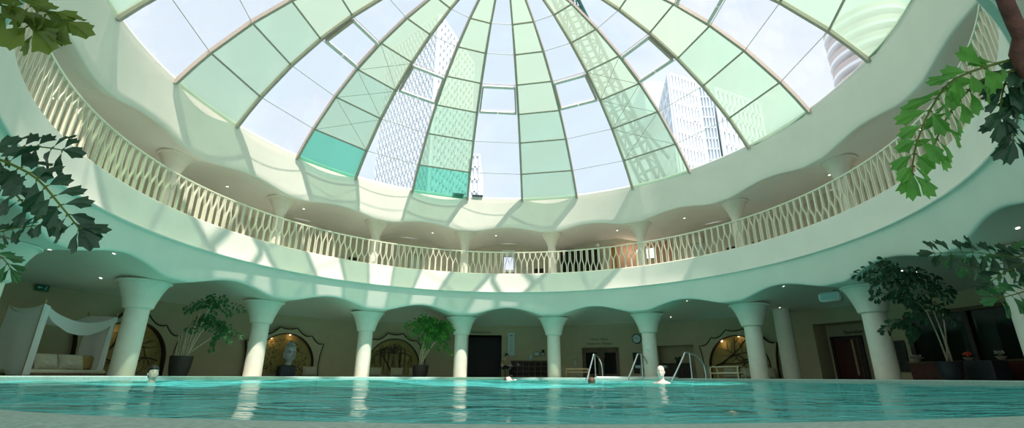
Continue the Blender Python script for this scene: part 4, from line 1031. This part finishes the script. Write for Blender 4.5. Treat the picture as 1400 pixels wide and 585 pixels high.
# ------------------------------------------------------------------ PEOPLE
SEC = [(-.30, .215, .11, .02), (-.24, .215, .115, .02), (-.19, .20, .105, .02), (-.15, .165, .09, .02), (-.12, .10, .075, .018), (-.09, .066, .066, .016), (-.05, .058, .060, .014), (-.015, .058, .066, .006), (.0, .056, .078, -.006), (.015, .060, .088, -.012), (.03, .064, .092, -.012), (.045, .067, .094, -.011), (.06, .070, .096, -.010), (.075, .0725, .097, -.009), (.09, .074, .098, -.007), (.105, .0755, .099, -.005), (.12, .077, .100, -.002), (.135, .078, .102, .001), (.15, .078, .103, .004), (.17, .0765, .10, .006), (.19, .071, .092, .008), (.21, .060, .078, .009), (.225, .044, .058, .010), (.236, .024, .032, .010), (.24, .003, .004, .010)]
def head_rows(n=40, lo=-.30, infl=0.):
    rows = []
    for z, rx, ry, cy in SEC:
        if z < lo: continue
        if z < -.05 and lo < -.2: z = -.05 + (z + .05) * .62
        row = []
        for k in range(n):
            q = 2 * PI * k / n; x, y = math.sin(q), -math.cos(q); X, Y = x * (rx + infl), y * (ry + infl) + cy
            if z >= 0 and y < 0 and not infl:
                ax = abs(X)
                if .05 <= z <= .115 and ax < .022: Y -= .026 * (1 - ax / .022) * math.sin((z - .05) / .085 * PI * .55 + .9)**2 * (1.15 if z < .08 else .7)
                if .10 <= z <= .13: Y += .012 * max(0, 1 - abs(ax - .032) / .02)
                if .125 <= z <= .145: Y -= .005 * max(0, 1 - abs(ax - .03) / .03)
                if .03 <= z <= .048 and ax < .03: Y -= .008 * (1 - ax / .03)
                if -.005 <= z <= .018 and ax < .03: Y -= .010 * (1 - ax / .03)
            row.append(Vector((X, Y, z + (infl * .8 if z > .2 else 0))))
        rows.append(row)
    return rows
def bust_mb(lo=-.30):
    mb = MB(); r = head_rows(lo=lo); mb.grid(r, closed=True); n = len(r[0]); mb.add(r[-1], [tuple(range(n))]); mb.add(r[0], [tuple(range(n - 1, -1, -1))])
    for s_ in (-1, 1): mb.ell((s_ * .080, .012, .09), (.012, .022, .034), 10, 8)
    return mb
def hair_mb(low_back=.02, front=.155):
    rows = []
    for row in head_rows(infl=.012, lo=-.02):
        out = []
        for v in row:
            f = sstep((.05 - v.y) / .10); zmin = low_back + (front - low_back) * f
            out.append(Vector((v.x if v.z >= zmin else v.x * .9, v.y if v.z >= zmin else v.y * .9 + .0, v.z if v.z >= zmin else zmin)))
        rows.append(out)
    mb = MB(); mb.grid(rows, closed=True); mb.add(rows[-1], [tuple(range(len(rows[0])))]); return mb
def swimmer(label, px, depth, chin, rot, skin, hair, tilt=0, hairkw=None):
    p = pt(px, 514, depth); p.z = WZ + chin
    t = thing('swimmer', label, 'person', p, rot); t.rotation_euler = (R_(tilt), 0, rot)
    b = bust_mb().build('body', skin, t, 60); md = b.modifiers.new('s', 'SUBSURF'); md.levels = 1; md.render_levels = 1
    if hair: h = hair_mb(**(hairkw or {})).build('hair', hair, t, 60)
    mb = MB()
    for s_ in (-1, 1): mb.ell((s_ * .031, -.092, .112), (.009, .005, .004), 8, 6)
    mb.build('eyes', 'hair_dark', t, 60)
    return t
swimmer('swimmer with wet dark hair, head above the water before the left niche', 209, 9.0, .06, R_(50), 'pale_skin', 'hair_dark', -12)
swimmer('bather with pale bald head and bare shoulders beside the right handrail', 904, 10.8, .145, R_(-25), 'pale_skin', None, 0)
swimmer('swimmer with brown hair low in the water before the left handrail', 808.5, 11.6, -.12, R_(170), 'skin', 'hair_brown', 0)
t = swimmer('swimmer floating low on the back in front of the cubby shelf', 698, 16.8, .05, R_(90), 'pale_skin', 'hair_brown', 0); t.rotation_euler = (R_(-78), 0, R_(80)); t.location.z = WZ - .005
# seated attendant beside the cubby shelf
def skin_mesh(verts, edges, radii, root=0, sub=2):
    me = bpy.data.meshes.new('tmp'); me.from_pydata(verts, edges, []); o = bpy.data.objects.new('tmp', me); COL.objects.link(o)
    o.modifiers.new('k', 'SKIN'); 
    for i, r in enumerate(radii): me.skin_vertices[0].data[i].radius = (r, r) if not isinstance(r, tuple) else r
    me.skin_vertices[0].data[root].use_root = True
    md = o.modifiers.new('s', 'SUBSURF'); md.levels = sub; md.render_levels = sub
    dg = bpy.context.evaluated_depsgraph_get(); ev = o.evaluated_get(dg); m2 = bpy.data.meshes.new_from_object(ev)
    vs = [v.co.copy() for v in m2.vertices]; fs = [tuple(p.vertices) for p in m2.polygons]
    bpy.data.objects.remove(o); return vs, fs
R0 = 12.55; a = az_of(687, R0); t = wthing('seated_person', 'person seated on a stool in beige top and dark trousers, holding a white patterned towel', 'person', a, R0, 0)
J = dict(pel=(0, 0, .50), sp=(.03, 0, .62), ch=(.08, 0, .76), nk=(.13, 0, .87), hd0=(.16, 0, .91))
def limb(names): pass
V = [(0, 0, .47), (.02, 0, .58), (.06, 0, .72), (.10, 0, .82), (.13, 0, .88), (.15, 0, .93),
     (.02, -.09, .46), (.40, -.10, .47), (.40, -.10, .08), (.50, -.10, .04), (.02, .09, .46), (.40, .11, .47), (.38, .11, .08), (.48, .11, .04),
     (.09, -.17, .80), (.14, -.22, .60), (.32, -.16, .52), (.38, -.14, .53), (.09, .17, .80), (.14, .22, .60), (.32, .13, .52), (.38, .11, .53)]
Ed = [(0, 1), (1, 2), (2, 3), (3, 4), (4, 5), (0, 6), (6, 7), (7, 8), (8, 9), (0, 10), (10, 11), (11, 12), (12, 13), (3, 14), (14, 15), (15, 16), (16, 17), (3, 18), (18, 19), (19, 20), (20, 21)]
Rd = [.13, .115, .12, .11, .05, .05, .085, .065, .045, .04, .085, .065, .045, .04, .055, .042, .03, .028, .055, .042, .03, .028]
vs, fs = skin_mesh(V, Ed, Rd); mb = MB(); mb.add(vs, fs)
hm = bust_mb(lo=-.055); mt = Matrix.Translation((.17, 0, .915)) @ Matrix.Rotation(R_(22), 4, 'Y') @ Matrix.Rotation(R_(90), 4, 'Z') @ Matrix.Scale(.78, 4); mb.add([mt @ Vector(v) for v in hm.v], hm.f)
for s_, hx in ((-1, (.38, -.14, .53)), (1, (.38, .11, .53))):      # hands: palm, four fingers, thumb
    h0 = Vector(hx); mb.ell(h0 + Vector((.03, 0, 0)), (.045, .035, .016), 10, 8)
    for k in range(4): y = -.027 + .018 * k; ln = (.05, .06, .055, .042)[k]; mb.tube([h0 + Vector((.06, y, 0)), h0 + Vector((.06 + ln * .55, y, .004)), h0 + Vector((.06 + ln * .9, y, -.018))], [.009, .008, .006], 6)
    mb.tube([h0 + Vector((.02, -s_ * .03, 0)), h0 + Vector((.05, -s_ * .05, -.005)), h0 + Vector((.075, -s_ * .045, -.012))], [.011, .009, .007], 6)
mb.build('body', 'skin', t, 60)
hh_ = hair_mb(-.0, .16); mb = MB(); mb.add([mt @ Vector(v) for v in hh_.v], hh_.f); mb.ell(mt @ Vector((0, .11, .17)), (.045, .045, .045), 10, 8); mb.build('hair', 'hair_dark', t, 60)
Vs = [V[0], V[1], V[2], V[3], (.115, 0, .85), V[14], V[15], V[18], V[19], (.23, -.19, .56), (.23, .175, .56)]
vs, fs = skin_mesh(Vs, [(0, 1), (1, 2), (2, 3), (3, 4), (3, 5), (5, 6), (3, 7), (7, 8), (6, 9), (8, 10)], [.14, .13, .135, .125, .07, .068, .055, .068, .055, .045, .045]); MB().add(vs, fs).build('shirt', 'shirt', t, 60)
Vt = [V[0], V[6], V[7], V[8], V[10], V[11], V[12], (.01, 0, .55)]
vs, fs = skin_mesh(Vt, [(0, 1), (1, 2), (2, 3), (0, 4), (4, 5), (5, 6), (0, 7)], [.15, .10, .085, .065, .10, .085, .065, .135]); MB().add(vs, fs).build('trousers', 'trousers', t, 60)
for y in (-.10, .11): mb = MB(); mb.ell((.46, y, .035), (.12, .045, .035), 12, 8); mb.build('shoe', 'black', t, 60)
az_, R1 = a, R0; t2 = wthing('stool', 'low dark stool under the seated person', 'stool', az_, R1, 0); MB().lathe([(.001, .34), (.19, .34), (.20, .35), (.20, .36), (.001, .365)], 24).build('seat', 'dark_wood', t2, 40)
for k in range(4): q = PI / 4 + k * PI / 2; MB().tube([(.15 * math.cos(q), .15 * math.sin(q), .34), (.19 * math.cos(q), .19 * math.sin(q), 0)], .018, 6).build('leg', 'dark_wood', t2)
t3 = wthing('towel', 'white patterned towel held by the seated person', 'towel', az_, R1, .40); rows = []
for i in range(12):
    q = i / 11; rows.append([Vector((.34 + .10 * j / 8 + .015 * math.sin(j * 1.7 + i), -.17 + .3 * j / 8 * .2 - .02, .19 - .02 * math.cos(j) - .22 * q + .01 * math.sin(i * 1.3 + j))) for j in range(9)])
MB().grid(rows).build('cloth', 'sign_white', t3, 60); mb = MB()
for k in range(5): mb.tube([rows[2 * k + 1][j] + Vector((0, -.004, 0)) for j in range(9)], .006, 4)
mb.build('stripes', 'sign_dark', t3, 60)

# ------------------------------------------------------------------ GALLERY THINGS
ZG = 4.29; Rg = RW - .06
def panel_niche(label, x0, y0, x1, y1, inner, steps=True, name='relief_panel', cat='wall panel'):
    a, w = span(x0, x1, Rg); xm = (x0 + x1) / 2; z1, z0 = zat(xm, y0, Rg), max(ZG + .02, zat(xm, y1, Rg)); h = z1 - z0
    t = wthing(name, label, cat, a, Rg, z0); mb = MB()
    poly = [(-w / 2, 0), (w / 2, 0), (w / 2, h * .72), (w * .36, h * .72), (w * .36, h * .88), (w * .2, h * .88), (w * .2, h), (-w * .2, h), (-w * .2, h * .88), (-w * .36, h * .88), (-w * .36, h * .72), (-w / 2, h * .72)] if steps else [(-w / 2, 0), (w / 2, 0), (w / 2, h), (-w / 2, h)]
    mb.prism(poly, -.05, .05); mb.build('surround', 'wall_up' if steps else 'white', t); MB().box((0, -.06, h * .38), (w * .74, .03, h * .56)).build('inset', inner, t); mb = MB()
    for x in (-.39, .39): mb.box((w * x, -.06, h * .38), (.03, .05, h * .6))
    mb.box((0, -.06, h * .68), (w * .82, .05, .03)); mb.build('inner_frame', 'sand_cloth', t)
    return t
panel_niche('stepped relief panel with pale teal inset on the gallery wall, left of centre', 547, 336, 567, 371, 'teal_pane')
panel_niche('stepped relief panel behind the gallery railing between the second and third columns', 399, 312, 419, 347, 'wall_up')
panel_niche('stepped relief panel on the gallery wall left of the seventh column', 965, 316, 989, 356, 'teal_pane')
panel_niche('glowing violet window behind the railing near the middle', 685, 342, 704, 372, 'violet_screen', False, 'lit_window', 'window')
# dark bottle shelf
a, w = span(773, 828, Rg - .2); h = zat(800, 341, Rg - .2) - ZG; t = wthing('gallery_shelf', 'long dark shelf rack behind the railing, left of the salmon niche', 'shelf', a, Rg - .25, ZG)
mb = MB()
for z in (.04, .42, .78): mb.box((0, 0, z), (w, .34, .05))
for x in (-w / 2, -w / 6, w / 6, w / 2): mb.box((x, 0, h / 2), (.05, .34, h))
mb.build('frame', 'dark_wood', t); MB().box((0, .16, h / 2), (w, .02, h)).build('back_panel', 'black', t); rnd = random.Random(4)
for z in (.065, .445):
    for k in range(16):
        x = -w / 2 + .12 + (w - .24) * k / 15
        if abs(abs(x) - w / 6) < .11: continue
        b = wthing('rolled_towel', 'dark rolled towel in the gallery shelf rack', 'towel', a, Rg - .25, ZG, 'rolled towels in the gallery rack'); b.location = P(a, Rg - .25, ZG + z) + Vector((math.cos(R_(a)), -math.sin(R_(a)), 0)) * x
        MB().lathe([(.001, -.14), (.045, -.14), (.055, -.12), (.055, .12), (.045, .14), (.001, .14)], 10, (0, 0, .056), 0, rx).build('roll', 'black' if k % 3 else 'pot', b, 40)
# salmon niche: lit screen, lamp, ochre door
R0 = RW + .44; a, w = span(884, 912, R0); z0, z1 = zat(898, 352.5, R0), zat(898, 338, R0)
t = wthing('lit_screen', 'bright white lit screen on the salmon wall behind the railing', 'screen', a, R0, z0); MB().box((0, 0, (z1 - z0) / 2), (w, .05, z1 - z0), bev=.02).build('housing', 'white', t); MB().box((0, -.03, (z1 - z0) / 2), (w - .04, .012, z1 - z0 - .04)).build('panel', 'screen', t)
a, w = span(834, 853, R0); h = zat(843, 332, R0) - ZG; t = wthing('ochre_door', 'ochre wooden door at the left of the salmon niche', 'door', a, R0, ZG + .001); MB().box((0, 0, h * .46), (w, .06, h * .92)).build('door_leaf', 'gold', t); mb = MB()
for x in (-w / 2, w / 2): mb.box((x, -.02, h * .46), (.06, .09, h * .92))
mb.box((0, -.02, h * .92), (w, .09, .06)); mb.build('door_frame', 'tan_cloth', t); MB().tube([(w * .36, -.03, h * .42), (w * .36, -.08, h * .42), (w * .26, -.08, h * .42)], .012, 6).build('handle', 'steel', t)
l = bpy.data.lights.new('niche_lamp', 'POINT'); l.energy = 9; l.color = (1, .78, .6); l.shadow_soft_size = .12; lo = bpy.data.objects.new('niche_lamp', l); COL.objects.link(lo); lo.location = P(az_of(872, RW), RW, 6.1)
a, z = on(817, 336, Rg); t = wthing('globe_lamp', 'white globe wall lamp left of the salmon niche', 'wall lamp', a, Rg - .05, z - .12); MB().ell((0, -.05, .12), (.12, .12, .12), 16, 12).build('globe', 'white', t, 60); MB().lathe([(.06, 0), (.06, .03), (.03, .05)], 14, (0, 0, 0)).build('holder', 'steel', t, 40); MB().box((0, .05, .06), (.06, .1, .06)).build('bracket', 'steel', t)
# dark lounge chairs
def lounge(label, px, R):
    a = az_of(px, R); t = wthing('lounge_chair', label, 'chair', a, R, ZG, 'dark lounge chairs on the gallery')
    MB().box((0, 0, .36), (.50, .5, .12), bev=.03).build('seat', 'black', t); MB().box((0, .22, .68), (.50, .10, .56), bev=.04).build('backrest', 'black', t)
    for x in (-.2, .2):
        for y in (-.2, .2): MB().tube([(x, y, .3), (x * 1.1, y * 1.1, 0)], .02, 6).build('leg', 'dark_wood', t)
    for x in (-.27, .27): MB().box((x, .0, .5), (.05, .46, .05), bev=.012).build('armrest', 'dark_wood', t)
lounge('dark lounge chair left of the third gallery column', 468, 12.2)
lounge('dark lounge chair left of the fifth gallery column', 739, 12.2)
lounge('dark lounge chair right of the seventh gallery column, nearer to it', 1024, 12.0)
lounge('dark lounge chair farther right of the seventh gallery column', 1063, 12.0)

GL = ['in the vault at the far left end of the gallery', 'in the vault left of the first gallery column', 'between the first and second gallery columns', 'between the second and third gallery columns', 'in the vault over the glowing violet window', 'between the fifth and sixth gallery columns', 'between the sixth and seventh gallery columns', 'between the seventh and eighth gallery columns', 'in the vault right of the eighth gallery column']
for k in range(-4, 5):
    az = PH + ST * k + (4 if k % 2 else -3); p = P(az, 11.9, 5.0); h = bv.ray_cast(p, Vector((0, 0, 1)))
    if h[0] is None: continue
    t = thing('gallery_lamp', 'tiny gallery ceiling lamp ' + GL[k + 4], 'ceiling lamp', h[0] - Vector((0, 0, .012)), group='gallery vault lamps'); t.rotation_euler = (PI, 0, 0)
    MB().lathe([(.07, .0), (.07, .012), (.05, .016), (.045, .008)], 18).build('trim_ring', 'white', t, 40); MB().lathe([(.045, .008), (.001, .010)], 18).build('lens', 'lamp', t)
    l = bpy.data.lights.new('gallery_light', 'SPOT'); l.energy = 40; l.color = (1, .95, .86); l.shadow_soft_size = .05; l.spot_size = R_(130); l.spot_blend = .6; lo = bpy.data.objects.new('gallery_light', l); COL.objects.link(lo); lo.parent = t; lo.location = (0, 0, .03); lo.rotation_euler = (PI, 0, 0)
